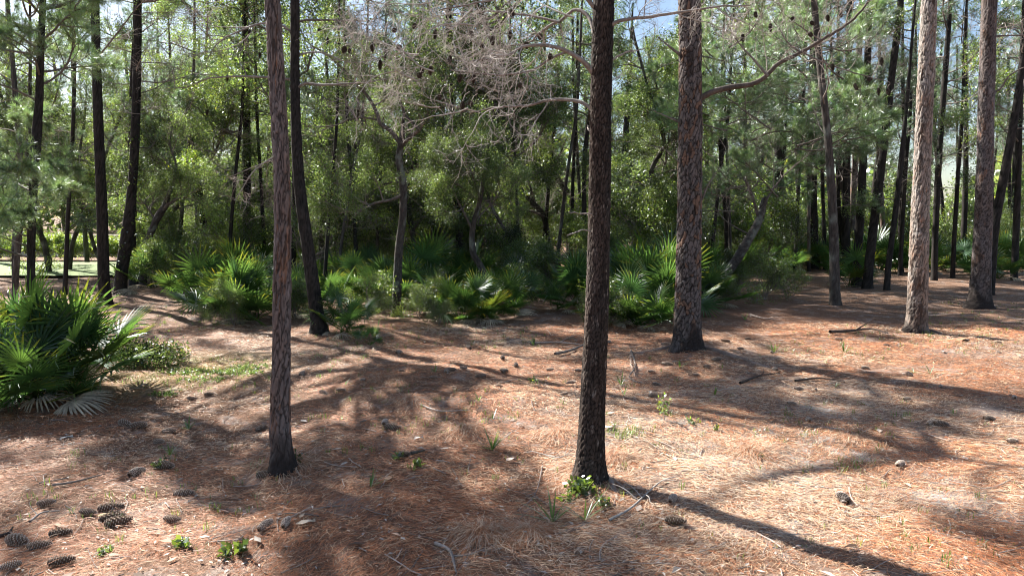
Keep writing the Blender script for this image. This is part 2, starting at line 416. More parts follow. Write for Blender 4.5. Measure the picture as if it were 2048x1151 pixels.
# parts of the clearing that lie in full sun: crowns are thin on the sun side of them
SUNNY = [(250, 955, 130, 13, .85), (490, 965, 80, 10, .8), (900, 915, 100, 13, .85), (330, 825, 130, 11, .85), (760, 865, 90, 11, .7), (1020, 960, 60, 10, .7), (640, 1040, 90, 12, .7), (900, 700, 150, 7, .7), (1650, 960, 450, 110, 1), (1350, 900, 170, 70, 1), (1900, 900, 260, 65, 1), (1760, 720, 330, 26, 1), (1560, 1100, 260, 50, 1), (960, 815, 230, 34, .9), (780, 745, 230, 24, .9), (430, 752, 170, 32, 1), (200, 1070, 270, 35, .5), (560, 1110, 150, 30, .6),
         (860, 1120, 150, 25, .7), (600, 800, 150, 18, .7), (1700, 640, 250, 10, .6), (480, 690, 180, 12, .7), (1250, 1020, 60, 40, .8), (1080, 860, 100, 20, .8), (690, 915, 70, 12, .6)]
KX, KY = SUN_DIR[0] / math.tan(R(SUN_EL)), SUN_DIR[1] / math.tan(R(SUN_EL))
def blocks_sun(p, d, L_, rs):
    for t in (0, .5, 1):
        q = p + d * L_ * t; x, y = q[0] - KX * q[2], q[1] - KY * q[2]
        if y < 2.5 or q[2] < .8: continue
        a, b = topx(x, y, 0)
        for cx_, cy_, rx, ry, st in SUNNY:
            if ((a - cx_) / rx) ** 2 + ((b - cy_) / ry) ** 2 < 1 and rs.rand() < st: return True
    return False
def bough(tree, kind, p, d, sc=1.0, rs=None, name='bough', force=False):
    """place one bough on a tree; p, d are world"""
    if not force and not kind.startswith('dead') and blocks_sun(np.asarray(p, float), nrm(d), 1.7 * sc, rs): return None
    x = nrm(d); z = nrm(np.array([0, 0, 1.0]) - x * x[2] + rs.normal(size=3) * .25); z = nrm(z - x * np.dot(x, z)); y = np.cross(z, x)
    mtx = Matrix(((x[0], y[0], z[0], 0), (x[1], y[1], z[1], 0), (x[2], y[2], z[2], 0), (0, 0, 0, 1)))
    bl = BOUGH[kind]
    o = obj(name, bl[rs.randint(len(bl))], tree)
    q = Vector(p) - tree.location
    o.matrix_basis = Matrix.Translation(q) @ mtx @ Matrix.Scale(sc, 4)
    return o

# ------------------------------------------------------------------ bark and trunks
def voro(u, v, nu, seed):
    """F1, F2, cell id value on a grid periodic in u with period nu"""
    rs = np.random.RandomState(seed); TV = 4096
    jx = rs.rand(nu, 512); jy = rs.rand(nu, 512); cv = rs.rand(nu, 512)
    iu = np.floor(u).astype(int); iv = np.floor(v).astype(int)
    F1 = np.full(u.shape, 9.0); F2 = np.full(u.shape, 9.0); val = np.zeros(u.shape)
    for a in (-1, 0, 1):
        for b in (-1, 0, 1):
            cu = iu + a; cvv = iv + b; ku = cu % nu; kv = cvv % 512
            dx = cu + jx[ku, kv] - u; dy = cvv + jy[ku, kv] - v; d = np.sqrt(dx * dx + dy * dy)
            cl = d < F1
            F2 = np.where(cl, F1, np.minimum(F2, d)); val = np.where(cl, cv[ku, kv], val); F1 = np.where(cl, d, F1)
    return F1, F2, val
def snoise(x, y, z, seed, f):
    rs = np.random.RandomState(seed); o = 0
    for i in range(10):
        k = rs.normal(size=3) * f * (1 + i * .35); o = o + np.sin(k[0] * x + k[1] * y + k[2] * z + rs.rand() * 6.28) / (1 + i * .3)
    return o / 3.0
def trunk_mesh(P, rad, style, seed, k=24, nr=120, fine=False):
    """P world points relative to the base, rad radii. style: pink, char, plate, pale, dark, oak"""
    PR = smooth(np.c_[P, rad], nr * 6); dens = np.where(PR[:, 2] < 6.2, 1.0, .12) if fine else np.ones(len(PR))
    cd = np.cumsum(dens); PR = PR[np.searchsorted(cd, np.linspace(cd[0], cd[-1], nr)).clip(0, len(PR) - 1)]; C = PR[:, :3]; r = np.maximum(PR[:, 3], .006)
    T, A, B = frames(C)
    th = np.arange(k) / k * 2 * math.pi
    s = np.r_[0, np.cumsum(np.linalg.norm(np.diff(C, axis=0), axis=1))]
    TH, SS = np.meshgrid(th, s); RR = np.repeat(r[:, None], k, 1)
    rm = float(np.median(r))
    cw, chh, depth = {'plate': (.042, .085, .012), 'pink': (.030, .13, .008), 'pale': (.034, .13, .010), 'char': (.016, .045, .005), 'dark': (.03, .07, .006), 'oak': (.02, .04, .004)}[style]
    nu = max(5, int(round(2 * math.pi * rm / cw)))
    wob_ = snoise(np.cos(TH) * 2, np.sin(TH) * 2, SS * 6, seed + 9, 1.2)
    wob2 = snoise(np.cos(TH) * rm * 30, np.sin(TH) * rm * 30, SS * 22, seed + 3, 1.5)
    F1, F2, cv = voro(TH / (2 * math.pi) * nu + wob_ * .7 + wob2 * .35, SS / chh + wob_ * .8 + wob2 * .3, nu, seed)
    e = np.clip((F2 - F1) / (.26 if style == 'plate' else .30), 0, 1); e = e * e * (3 - 2 * e)
    G1, G2, gv = voro((TH / (2 * math.pi) * nu * 3), SS / chh * 3.2, nu * 3, seed + 5)
    big = snoise(np.cos(TH), np.sin(TH), SS * 1.2, seed + 1, 1.3); med = snoise(np.cos(TH) * rm * 8, np.sin(TH) * rm * 8, SS * 4, seed + 2, 1.6)
    px_ = RR + depth * min(1, rm / .06) * ((e - .5) * 1.3 + (cv - .5) * .9 + (gv - .5) * .35) + big * rm * .05
    hb = np.maximum(C[:, 2] - C[0, 2] - .12, 0)[:, None]; px_ = px_ * (1 + .16 * np.exp(-hb / (1.2 * rm)) * (.6 + .5 * np.sin(3 * TH + seed) + .3 * np.sin(5 * TH + seed * 2)))
    ring = C[:, None] + px_[..., None] * (np.cos(TH)[..., None] * A[:, None] + np.sin(TH)[..., None] * B[:, None])
    pal = {'plate': [(.140, .120, .115), (.165, .105, .078), (.095, .084, .08)], 'plate_': [(.20, .155, .14), (.24, .135, .09), (.13, .105, .10)], 'pink': [(.165, .145, .145), (.13, .10, .09), (.21, .19, .19)], 'pink_': [(.25, .20, .19), (.19, .135, .11), (.29, .25, .24)],
           'pale': [(.30, .265, .24), (.24, .175, .14), (.36, .33, .31)], 'pale_': [(.42, .35, .30), (.36, .23, .16), (.46, .41, .38)], 'char': [(.020, .018, .017), (.034, .027, .023), (.05, .043, .04)], 'char_': [(.028, .023, .021), (.05, .036, .03), (.07, .058, .053)],
           'dark': [(.034, .031, .030), (.044, .037, .033), (.024, .023, .022)], 'dark_': [(.062, .053, .050), (.070, .054, .047), (.040, .036, .034)], 'oak': [(.085, .075, .068), (.065, .054, .048), (.13, .125, .115)]}[style]
    pal = np.array(pal)
    w = cv[..., None]
    if style == 'plate': c = np.where(w < .55, pal[0], np.where(w < .76, pal[1], pal[2])) * (.85 + .3 * gv[..., None])
    else:
        b1 = np.clip(.5 + big * .55 + (cv - .5) * .5, 0, 1)[..., None]; b2 = np.clip(med * .8 + (gv - .5) * .4, 0, 1)[..., None]
        c = pal[0] * (1 - b1) + pal[1] * b1; c = c * (1 - b2) + pal[2] * b2; c = c * (.82 + .36 * cv[..., None])
    fl = {'plate': .12, 'char': .3, 'pink': .24, 'pale': .24, 'dark': .4, 'oak': .5}[style]; c = c * (fl + (1 - fl) * e[..., None])
    hgt = C[:, 2][:, None] - C[0, 2]
    lo = snoise(np.cos(TH) * 3, np.sin(TH) * 3, SS * 5, seed + 21, 1.2)
    if style in ('pink', 'pale'):
        fk = .8 * np.clip((lo - .40) * 4, 0, 1)[..., None] * (gv[..., None] > .25); c = c * (1 - fk * .75) + np.array([.27, .14, .085]) * fk * .75
    if style in ('pink', 'pale', 'plate'):
        ch = np.clip((.55 - hgt) / .3 + med * .9 - .1, 0, 1)      # scorched foot
        sp2 = np.clip((lo * 1.0 + big * .7 + med * .4 - .62) * 4, 0, 1) * .8
        ch = np.maximum(ch, sp2)[..., None]
        c = c * (1 - ch) + np.array([.035, .028, .026]) * ch
    if style == 'char':
        lt = np.clip((snoise(np.cos(TH) * 8, np.sin(TH) * 8, SS * 14, seed + 4, 1.5) - .55) * 2.0, 0, 1)[..., None] * (gv[..., None] > .5)
        side = np.clip(np.cos(TH - 1.0) * .8 + big * .6, 0, 1)[..., None]
        c = c + np.array([.07, .045, .035]) * side * .5 * e[..., None]
        c = c * (1 - lt * .75) + np.array([.30, .26, .23]) * lt * .75
    if style == 'oak':
        li = np.clip((med - .35) * 3, 0, 1)[..., None]; c = c * (1 - li * .5) + np.array([.20, .22, .19]) * li * .5
    i = np.arange(nr - 1)[:, None] * k; j = np.arange(k)[None]; j2 = (j + 1) % k
    q = np.stack([i + j, i + j2, i + k + j2, i + k + j], -1).reshape(-1, 4)
    mb = MB(); mb.add(ring.reshape(-1, 3), quads=q, col=c.reshape(-1, 3))
    return mb.mesh('trunk', [M['bark']])

TREES = []
ANCH = [(62, 'the green left pine'), (203, 'the clearing trunks'), (325, 'the S shaped oak'), (565, 'the pink barked pine'), (625, 'the dark leaning pine'), (800, 'the gnarled oak'), (960, 'the twisted young oak'),
        (1196, 'the charred pine'), (1378, 'the plated pine'), (1500, 'the leaning grey oak'), (1664, 'the curving grey trunk'), (1745, 'the dark trio'), (1840, 'the sunlit pale pine'), (1966, 'the purplish pine')]
AUTO = []
ORD = ['first', 'second', 'third', 'fourth', 'fifth', 'sixth', 'seventh', 'eighth', 'ninth', 'tenth', 'eleventh', 'twelfth', 'thirteenth', 'fourteenth', 'fifteenth', 'sixteenth']
def auto(o, px, phrase): AUTO.append((o, px, phrase)); return o
def auto_labels():
    g = {}
    for o, px, ph in AUTO:
        i = sum(px > a for a, _ in ANCH); g.setdefault((ph, i), []).append((px, o))
    for (ph, i), l in g.items():
        l.sort(key=lambda t: t[0])
        where = 'left of ' + ANCH[0][1] if i == 0 else ('right of ' + ANCH[-1][1] if i == len(ANCH) else 'between %s and %s' % (ANCH[i - 1][1].replace('the ', ''), ANCH[i][1].replace('the ', '')))
        for k, (px, o) in enumerate(l):
            o['label'] = (ph + ' ' + where) if len(l) == 1 else '%s from left among the %ss %s' % (ORD[min(k, 15)], ph.replace('clipped yellow green ', ''), where)
class Tree:
    """pts: [(px, py, width_px)...] up the trunk from the foot; extended straight up to height top"""
    def __init__(s, name, label, pts, style='dark', top=12.0, k=14, nr=60, group=None, dy=0.0, Y=None, cat=None, flare=0, bend=None):
        px, py, w = pts[0]
        b = gp(px, py) if Y is None else np.array([at(px, py, Y)[0], Y, float(ground(at(px, py, Y)[0], Y))])
        s.base = b; Y0 = b[1]
        P, Rr = [], []
        for i, (x, y, ww) in enumerate(pts):
            yy = Y0 + (dy * i / max(1, len(pts) - 1))
            p = at(x, y, yy); P.append(p); Rr.append(ww * .5 * yy / F)
        P[0] = b.copy()
        P = np.array(P); Rr = np.array(Rr)
        d = nrm(P[-1] - P[-2]); h = P[-1][2]
        if top > h + .5:
            d = nrm(d + np.array([0, 0, .6 if k < 50 else 0])); n = 4
            for i in range(1, n + 1):
                f = i / n; P = np.vstack([P, P[-1] + d * (top - h) / n]); Rr = np.r_[Rr, Rr[len(pts) - 1] * (1 - .75 * f)]
        P = np.vstack([P[0] - np.array([0, 0, .12]), P]); Rr = np.r_[Rr[0] * 1.12, Rr]
        s.P, s.R = P, Rr
        s.o = thing(name, label, cat or 'tree', tuple(b), group)
        s.tr = obj('trunk', trunk_mesh(P - b, Rr, style, len(TREES) * 7 + 11, k, nr, k > 50), s.o)
        s.rs = np.random.RandomState(len(TREES) + 50)
        TREES.append(s)
    def point(s, z):
        i = np.clip(np.searchsorted(s.P[:, 2], z) - 1, 0, len(s.P) - 2)
        t = np.clip((z - s.P[i, 2]) / max(s.P[i + 1, 2] - s.P[i, 2], 1e-6), 0, 1)
        return s.P[i] + (s.P[i + 1] - s.P[i]) * t, s.R[i] + (s.R[i + 1] - s.R[i]) * t
    def boughs(s, n, z0, z1, kinds, sc=(.7, 1.2), az=None, up=(-.1, .5), name='bough'):
        rs = s.rs
        for i in range(n):
            z = z0 + (z1 - z0) * (i + rs.rand()) / n; p, r = s.point(z)
            a = rs.uniform(0, 2 * math.pi) if az is None else R(rs.uniform(*az))
            d = np.array([math.cos(a), math.sin(a), rs.uniform(*up)])
            kd = kinds[rs.randint(len(kinds))]
            bough(s.o, kd, p, d, rs.uniform(*sc), rs, 'dead_branch' if kd.startswith('dead') else name)
        return s
    def limb(s, pts, r0, r1, col=GREY, n=26, k=8, name='branch', Yo=None, wob=0.0, noise_=.004):
        """limb from photograph points; Yo = depth offsets start, end"""
        Y0 = s.base[1]; m = len(pts); a, b = Yo or (0, 0)
        P = np.array([at(x, y, Y0 + a + (b - a) * i / max(1, m - 1)) for i, (x, y) in enumerate(pts)])
        return s.limb_w(P, r0, r1, col, n, k, name)
    def limb_w(s, P, r0, r1, col=GREY, n=26, k=8, name='branch'):
        P = smooth(P, n); P = P + np.random.RandomState(len(bpy.data.objects)).normal(size=P.shape) * .004 * np.linspace(0, 1, n)[:, None]
        mb = MB(); rr = np.linspace(r0, r1, n)
        cc = np.asarray(col)[None] * np.random.RandomState(n + len(P)).uniform(.7, 1.25, (n, 1))
        tube(mb, P - s.base, rr, k, cc, 0)
        o = obj(name, mb.mesh(name, [M['bark']]), s.o); o['P0'] = 0
        s.last = P; return P
# ------------------------------------------------------------------ the named trees
DG = 'slim dark trunks in the deep wood behind the palmettos'
T1 = Tree('pine_tree', 'slender pine with pinkish grey bark and scorched foot, nearest tree on the left', [(565, 938, 57.0), (564, 900, 42.9), (560, 850, 40.2), (562, 760, 35.8), (564, 600, 33.3), (565, 400, 30.4), (556, 200, 28.7), (545, 0, 26.1)], 'pink', 9.5, 90, 560)
T2 = Tree('pine_tree', 'charred black pine nearest the camera with curling dead branches, just right of centre', [(1178, 958, 76.0), (1180, 925, 61.1), (1183, 850, 52.5), (1190, 700, 47.0), (1196, 560, 43.5), (1199, 400, 41.4), (1202, 200, 40.4), (1207, 0, 39.5)], 'char', 10, 100, 640)
T3 = Tree('pine_tree', 'thick pine with reddish plated bark and roots spreading over the needles', [(1373, 700, 69.1), (1374, 680, 57.6), (1375, 640, 52.0), (1378, 500, 46.5), (1380, 300, 44.1), (1380, 100, 41.4), (1379, 0, 39.6)], 'plate', 13, 150, 600)
T4 = Tree('pine_tree', 'sunlit pine with pale flaky bark, foremost tree on the right', [(1830, 662, 46.0), (1833, 630, 36.8), (1838, 500, 33.2), (1845, 300, 29.1), (1852, 150, 28.1), (1858, 0, 26.5)], 'pale', 14, 84, 420)
T5 = Tree('pine_tree', 'straight pine with purplish brown bark nearest the right edge', [(1957, 612, 47.5), (1960, 580, 36.7), (1966, 450, 31.0), (1970, 300, 28.2), (1974, 150, 27.2), (1979, 0, 24.6)], 'pink', 14, 60, 360)
T6 = Tree('pine_tree', 'dark leaning pine with small palmetto at its foot, behind the nearest left pine', [(638, 665, 38.0), (634, 630, 28.9), (622, 540, 24.9), (600, 380, 21.2), (592, 250, 18.7), (590, 120, 17.2), (590, 0, 16.4)], 'dark', 12, 40, 260)
T7 = Tree('pine_tree', 'straight dark pine at the edge of the left clearing, nearest of three black trunks', [(211, 608, 26.6), (208, 560, 21.3), (205, 450, 19.9), (199, 300, 17.7), (193, 130, 15.8), (190, 0, 14.1)], 'dark', 13, 30, 160)
T8 = Tree('pine_tree', 'black leaning trunk wrapped in vine leaves beside the left clearing', [(240, 588, 26.0), (244, 540, 22.4), (256, 460, 22.7), (264, 380, 16.6), (270, 280, 16.2), (274, 150, 14.4), (276, 0, 12.6)], 'dark', 13, 30, 160)
T9 = Tree('pine_tree', 'thin black trunk touching the vine wrapped one beside the left clearing', [(270, 572, 20), (264, 500, 16), (262, 400, 15), (266, 200, 13), (272, 60, 12)], 'dark', 12, 20, 90)
T10 = Tree('pine_tree', 'pine full of fresh green needles rising out of the big palmettos on the left', [(60, 730, 17), (62, 600, 14), (63, 480, 14), (66, 400, 14), (72, 290, 17), (78, 210, 14), (82, 100, 12), (86, 0, 10)], 'dark', 8, 30, 160)
T11 = Tree('pine_tree', 'bare grey brown trunk curving left, standing alone on the needles right of the thick pine', [(1670, 608, 22.8), (1669, 570, 19.4), (1668, 500, 17.9), (1664, 400, 15.7), (1655, 270, 13.6), (1640, 130, 12.8), (1628, 0, 11.0)], 'oak', 13, 30, 160)
T12 = Tree('pine_tree', 'black trunk leaning right, middle of the dark trio left of the sunlit pine', [(1734, 577, 20.9), (1738, 530, 17.4), (1750, 430, 15.9), (1763, 330, 14.5), (1780, 180, 12.8), (1797, 40, 11.0)], 'dark', 13, 24, 140)
T13 = Tree('pine_tree', 'upright black trunk, left one of the dark trio left of the sunlit pine', [(1713, 573, 19), (1716, 500, 16), (1722, 400, 15), (1730, 240, 13), (1740, 0, 11)], 'dark', 14, 24, 120)
T14 = Tree('pine_tree', 'thin sapling trunk, right one of the dark trio left of the sunlit pine', [(1773, 580, 13), (1778, 520, 11), (1790, 430, 10), (1802, 320, 9), (1812, 220, 7)], 'dark', 9, 14, 80)
T15 = Tree('pine_tree', 'reddish brown pine at the far end of the needle covered path', [(1628, 537, 24), (1626, 480, 20), (1624, 380, 18), (1624, 250, 17), (1628, 60, 14)], 'dark', 15, 24, 120)
T16 = Tree('pine_tree', 'dark trunk leaning right just behind the purplish pine at the right edge', [(1979, 588, 18), (1983, 530, 16), (1992, 440, 15), (2010, 340, 15), (2030, 230, 13), (2045, 120, 11)], 'dark', 11, 20, 110)
T17 = Tree('pine_tree', 'tall thin trunk seen between the curving grey trunk and the dark trio', [(1691, 540, 17), (1692, 420, 15), (1694, 280, 13), (1698, 100, 12), (1700, 0, 11)], 'dark', 15, 16, 90)
T18 = Tree('oak_tree', 'grey oak trunk leaning far to the right out of the undergrowth beside the thick pine', [(1405, 590, 20), (1432, 562, 20), (1465, 530, 19), (1495, 482, 17), (1518, 440, 15), (1530, 395, 12)], 'oak', 0, 24, 100)
T19 = Tree('oak_tree', 'gnarled oak with crooked forking limbs left of the centre palmettos', [(793, 632, 22), (794, 590, 18), (798, 500, 16), (806, 430, 15), (806, 370, 14), (798, 320, 13), (803, 285, 12)], 'oak', 4, 24, 120)
T20 = Tree('pine_tree', 'dark thin trunk close behind the gnarled oak', [(822, 545, 13), (815, 470, 11), (806, 400, 10), (815, 300, 10), (820, 180, 9)], 'dark', 12, 14, 80)
T21 = Tree('pine_tree', 'dark trunk above the centre palmettos with leafy oak boughs before it', [(918, 562, 17), (919, 480, 15), (912, 380, 13), (905, 250, 12), (900, 100, 10)], 'dark', 13, 16, 90)
T22 = Tree('oak_tree', 'twisted young oak standing in the middle of the centre palmettos', [(973, 608, 15), (972, 560, 13), (960, 530, 13), (946, 505, 12), (945, 460, 11), (960, 400, 9)], 'oak', 4.5, 18, 90)
T24 = Tree('pine_tree', 'broad dark trunk in shade behind the twisted young oak', [(980, 510, 20), (985, 420, 17), (992, 300, 14), (1000, 120, 12)], 'dark', 14, 16, 90)
T23 = Tree('pine_tree', 'very thin dark leaning trunk right of the centre palmettos', [(1004, 552, 10), (1014, 470, 9), (1022, 400, 8), (1030, 300, 7)], 'dark', 9, 12, 70)
T25 = Tree('pine_tree', 'pale slender trunk in sun behind the needle path in the centre', [(1057, 530, 11), (1060, 440, 10), (1070, 320, 9), (1082, 200, 8)], 'oak', 12, 14, 80)
T26 = Tree('pine_tree', 'dark trunk just right of the charred pine, far behind the tall palmettos', [(1228, 505, 15), (1236, 420, 13), (1246, 340, 12), (1256, 200, 11)], 'dark', 13, 14, 80)
T27 = Tree('pine_tree', 'short leaning dark trunk over the tall palmettos near the house glimpse', [(1268, 500, 18), (1275, 460, 16), (1284, 410, 14), (1300, 300, 12)], 'dark', 12, 14, 80)
T28 = Tree('pine_tree', 'dark trunk leaning right directly left of the thick plated pine', [(1322, 500, 17), (1328, 440, 15), (1338, 350, 14), (1350, 240, 13), (1356, 100, 11)], 'dark', 13, 14, 80)
T29 = Tree('oak_tree', 'slim dark oak leaning left above the left middle palmettos', [(416, 545, 15), (410, 470, 13), (398, 380, 12), (382, 290, 11), (368, 200, 9)], 'dark', 7, 16, 90)
T30 = Tree('oak_tree', 'crooked S shaped oak right of the vine wrapped trunk', [(287, 575, 15), (285, 530, 14), (292, 490, 13), (306, 455, 13), (318, 430, 14), (330, 412, 12)], 'oak', 3.2, 18, 90)
T31 = Tree('pine_tree', 'dark straight trunk left of the pink barked pine, in the shade', [(494, 560, 16), (494, 450, 14), (494, 300, 14), (492, 150, 13), (490, 0, 11)], 'dark', 14, 16, 90)
T32 = Tree('pine_tree', 'dark upright pine behind the leaning grey oak trunk', [(1556, 520, 17), (1557, 420, 16), (1558, 280, 16), (1562, 100, 14), (1564, 0, 12)], 'dark', 15, 16, 90)
T33 = Tree('pine_tree', 'tall light barked pine behind the green boughs, right of the grey curving trunk', [(1700, 530, 14), (1706, 400, 12), (1712, 280, 12), (1716, 150, 11), (1722, 20, 10)], 'pink', 15, 16, 90)
T34 = Tree('pine_tree', 'thin trunk standing between the sunlit pine and the purplish pine', [(1868, 560, 12), (1872, 430, 11), (1880, 280, 11), (1890, 150, 10)], 'dark', 12, 14, 80)
T35 = Tree('pine_tree', 'thin dark trunk at the extreme right edge above the back palmettos', [(2028, 560, 13), (2032, 460, 12), (2036, 350, 11), (2040, 200, 10)], 'dark', 13, 14, 80)
T36 = Tree('pine_tree', 'second trunk of the left green pine, thin and dark, at the left edge', [(28, 640, 12), (34, 520, 11), (44, 400, 11), (40, 300, 10), (30, 180, 9)], 'oak', 8, 14, 80)
T37 = Tree('oak_tree', 'shaded crooked oak between the pink barked pine and the gnarled oak', [(690, 560, 15), (682, 500, 12), (690, 430, 11), (705, 370, 10), (712, 300, 9)], 'oak', 6.5, 16, 90)

for i, (px, py, ln, w, st) in enumerate([(648, 600, 12, 8, 'dark'), (672, 585, 25, 7, 'oak'), (715, 575, -10, 9, 'dark'), (752, 560, 8, 7, 'oak'), (858, 565, 14, 8, 'oak'), (886, 540, -12, 8, 'dark'), (942, 545, 22, 7, 'dark'), (1040, 560, -8, 7, 'oak'), (1085, 545, 14, 9, 'dark'), (1112, 560, 20, 8, 'oak'),
        (1140, 550, 6, 9, 'dark'), (1165, 545, -8, 8, 'oak'), (1420, 560, 18, 8, 'dark'), (1462, 555, -6, 7, 'oak'), (1590, 545, 8, 8, 'dark'), (1650, 540, -6, 8, 'dark'), (1800, 550, 10, 9, 'dark'), (1905, 555, 10, 9, 'dark'), (455, 565, 14, 8, 'dark'), (530, 560, -8, 8, 'dark'), (355, 560, 14, 8, 'oak'), (130, 590, 8, 9, 'dark')]):
    Tt = Tree('pine_tree', 'x', [(px, py, w), (px + ln * .4, py - 90, w * .9), (px + ln * 1.1, py - 210, w * .8), (px + ln * 2.0, py - 330, w * .75), (px + ln * 2.4, py - 460, w * .65)], st, 10.5, 10, 60, 'slender stems at the front of the wood')
    auto(Tt.o, px, 'slender front stem'); Tt.boughs(5, 2.2, 5, ['dead_grey'], (.5, .9)); Tt.boughs(5, 5, 9.5, ['oak', 'pine'], (.7, 1.1))
# custom limbs ---------------------------------------------------
rs0 = np.random.RandomState(77)
def dress(T, P, kind, n, sc, t0=.3, name=None, up=(-.4, .5), fwd=.6):
    for i in range(n):
        t = t0 + (1 - t0) * (i + rs0.rand()) / n; j = min(int(t * (len(P) - 1)), len(P) - 2)
        ax = nrm(P[j + 1] - P[j]); d = nrm(ax * fwd + perp(rs0, ax, 1)[0] * .8 + np.array([0, 0, rs0.uniform(*up)]))
        bough(T.o, kind, P[j], d, rs0.uniform(*sc), rs0, name or ('dead_branch' if kind.startswith('dead') else 'bough'))
LB = np.array([.24, .215, .20])
CONESITES = []
for pts, r0, yo in [([(1190, 75), (1178, 35), (1150, 20), (1120, 42), (1082, 62), (1058, 85), (1000, 95)], .016, (0, .5)),
                    ([(1188, 150), (1172, 128), (1140, 106), (1100, 92), (1050, 92), (1010, 112), (940, 122)], .019, (0, -.3)),
                    ([(1190, 228), (1170, 208), (1140, 200), (1095, 201), (1050, 212), (1000, 214), (940, 225)], .015, (0, .3)),
                    ([(1130, 105), (1100, 118), (1060, 142), (990, 150), (900, 140)], .010, (0, .2)),
                    ([(1120, 45), (1050, 30), (960, 25), (900, 60)], .010, (.1, .6)),
                    ([(1192, 20), (1150, -20), (1060, -15), (960, 5), (880, 20)], .014, (0, -.4))]:
    P = T2.limb(pts, r0, .004, LB, 24, 8, 'dead_branch', yo); dress(T2, P, 'dead', 4, (.28, .5), .35, up=(-.5, .3))
for i in range(16):
    p = at(rs0.uniform(770, 1160), rs0.uniform(-10, 220), T2.base[1] + rs0.uniform(-.3, .5))
    bough(T2.o, 'dead', p, (-1, rs0.uniform(-.5, .5), rs0.uniform(-.5, .4)), rs0.uniform(.35, .55), rs0, 'dead_branch')
for pts, r0, yo in [([(1208, 75), (1225, 48), (1260, 38), (1300, 34), (1350, 26), (1420, 16), (1500, 12)], .014, (0, -.2)),
                    ([(1205, 150), (1220, 125), (1250, 106), (1290, 97)], .009, (0, .2)), ([(1195, 440), (1180, 428), (1160, 427), (1140, 424)], .006, (0, -.3)),
                    ([(1192, 470), (1170, 460), (1135, 470)], .005, (0, -.2)), ([(1203, 290), (1180, 262), (1176, 250)], .008, (0, .1))]:
    P = T2.limb(pts, r0, .004, LB, 20, 8, 'dead_branch', yo)
    if r0 > .012: dress(T2, P, 'dead', 6, (.25, .4), .2)
BK = np.array([.085, .070, .062])
P = T3.limb([(1395, 200), (1425, 184), (1460, 175), (1505, 168), (1532, 152), (1556, 128), (1600, 106), (1650, 76), (1700, 45), (1745, -5)], 0.043, .012, BK * 1.2, 40, 10, 'branch', (0, -.4))
dress(T3, P, 'dead_grey', 7, (.45, .7), .35)
for pts, r in [([(1535, 152), (1510, 122), (1485, 95), (1470, 72), (1475, 40)], .02), ([(1600, 104), (1575, 85), (1560, 60), (1545, 40)], .014), ([(1602, 104), (1640, 122), (1690, 140), (1730, 152), (1780, 165)], .013), ([(1640, 80), (1610, 60), (1570, 30)], .01)]:
    P = T3.limb(pts, r, .005, LB * .8, 16, 8, 'branch', (-.2, -.3)); dress(T3, P, 'dead_grey', 3, (.3, .45), .2)
for pts, r in [([(1368, 115), (1345, 98), (1314, 73)], .028), ([(1362, 247), (1340, 236), (1298, 218)], .014), ([(1400, 410), (1416, 370), (1430, 350), (1438, 335)], .016), ([(1372, 340), (1330, 300), (1290, 290)], .01)]:
    T3.limb(pts, r, .004, LB * .7, 14, 8, 'branch', (0, -.2))
P = T5.limb([(1975, 190), (2000, 178), (2020, 150), (2060, 130)], .025, .01, BK * 1.6, 14, 8, 'branch')
P = T5.limb([(1975, 75), (2005, 72), (2060, 70)], .02, .01, BK * 1.6, 12, 8, 'branch')
P = T6.limb([(587, 160), (560, 157), (487, 153), (417, 157), (375, 174), (330, 178)], .024, .006, LB, 26, 8, 'dead_branch', (0, .3)); dress(T6, P, 'dead_grey', 6, (.4, .7))
P = T6.limb([(590, 70), (560, 50), (520, 48), (462, 70), (431, 92), (412, 124)], .022, .006, LB, 26, 8, 'dead_branch', (0, -.4)); dress(T6, P, 'dead_grey', 5, (.4, .7))
P = T6.limb([(592, 178), (611, 167), (643, 170), (700, 167), (750, 163), (790, 153)], .024, .008, LB, 26, 8, 'dead_branch', (0, -.3)); dress(T6, P, 'dead_grey', 5, (.4, .7))
P = T6.limb([(592, 110), (640, 105), (700, 125), (760, 118)], .016, .005, LB, 20, 8, 'dead_branch', (0, .4)); dress(T6, P, 'dead_grey', 5, (.4, .7))
P = T1.limb([(566, 305), (545, 315), (510, 340), (485, 375), (470, 402)], .007, .003, LB, 16, 6, 'dead_branch', (0, -.2)); dress(T1, P, 'dead_grey', 3, (.15, .25))
P = T1.limb([(568, 315), (530, 325), (480, 345), (450, 358)], .005, .002, LB, 16, 6, 'dead_branch', (0, .2))
P = T7.limb([(192, 120), (240, 60), (270, 20), (300, -10)], .02, .008, BK * 2, 16, 8, 'branch', (0, -.5)); dress(T7, P, 'dead_grey', 5, (.5, .8))
OK_ = np.array([.12, .10, .09])
def oak_limbs(T, lst, kind='oak', nb=5, sc=(.6, 1.0)):
    for pts, r, yo in lst:
        P = T.limb(pts, r, max(.008, r * .35), OK_, 26, 8, 'limb', yo); dress(T, P, kind, nb, sc, .35)
oak_limbs(T19, [([(803, 290), (781, 261), (762, 249), (753, 225), (735, 192), (690, 143), (660, 110)], .05, (0, .5)), ([(803, 288), (825, 270), (841, 256), (850, 231), (875, 219), (890, 200)], .05, (0, -.4)),
                ([(838, 258), (825, 245), (808, 225), (797, 182), (800, 140)], .035, (-.1, .4)), ([(806, 390), (780, 400), (740, 410), (700, 440)], .03, (0, -.4)), ([(758, 240), (720, 235), (690, 240)], .02, (.2, .6))])
oak_limbs(T30, [([(318, 430), (335, 410), (355, 398), (376, 394)], .05, (0, -.2)), ([(312, 440), (298, 420), (287, 400)], .03, (0, .2)), ([(330, 412), (345, 370), (352, 330), (340, 290), (345, 250)], .045, (0, .5))], nb=6)
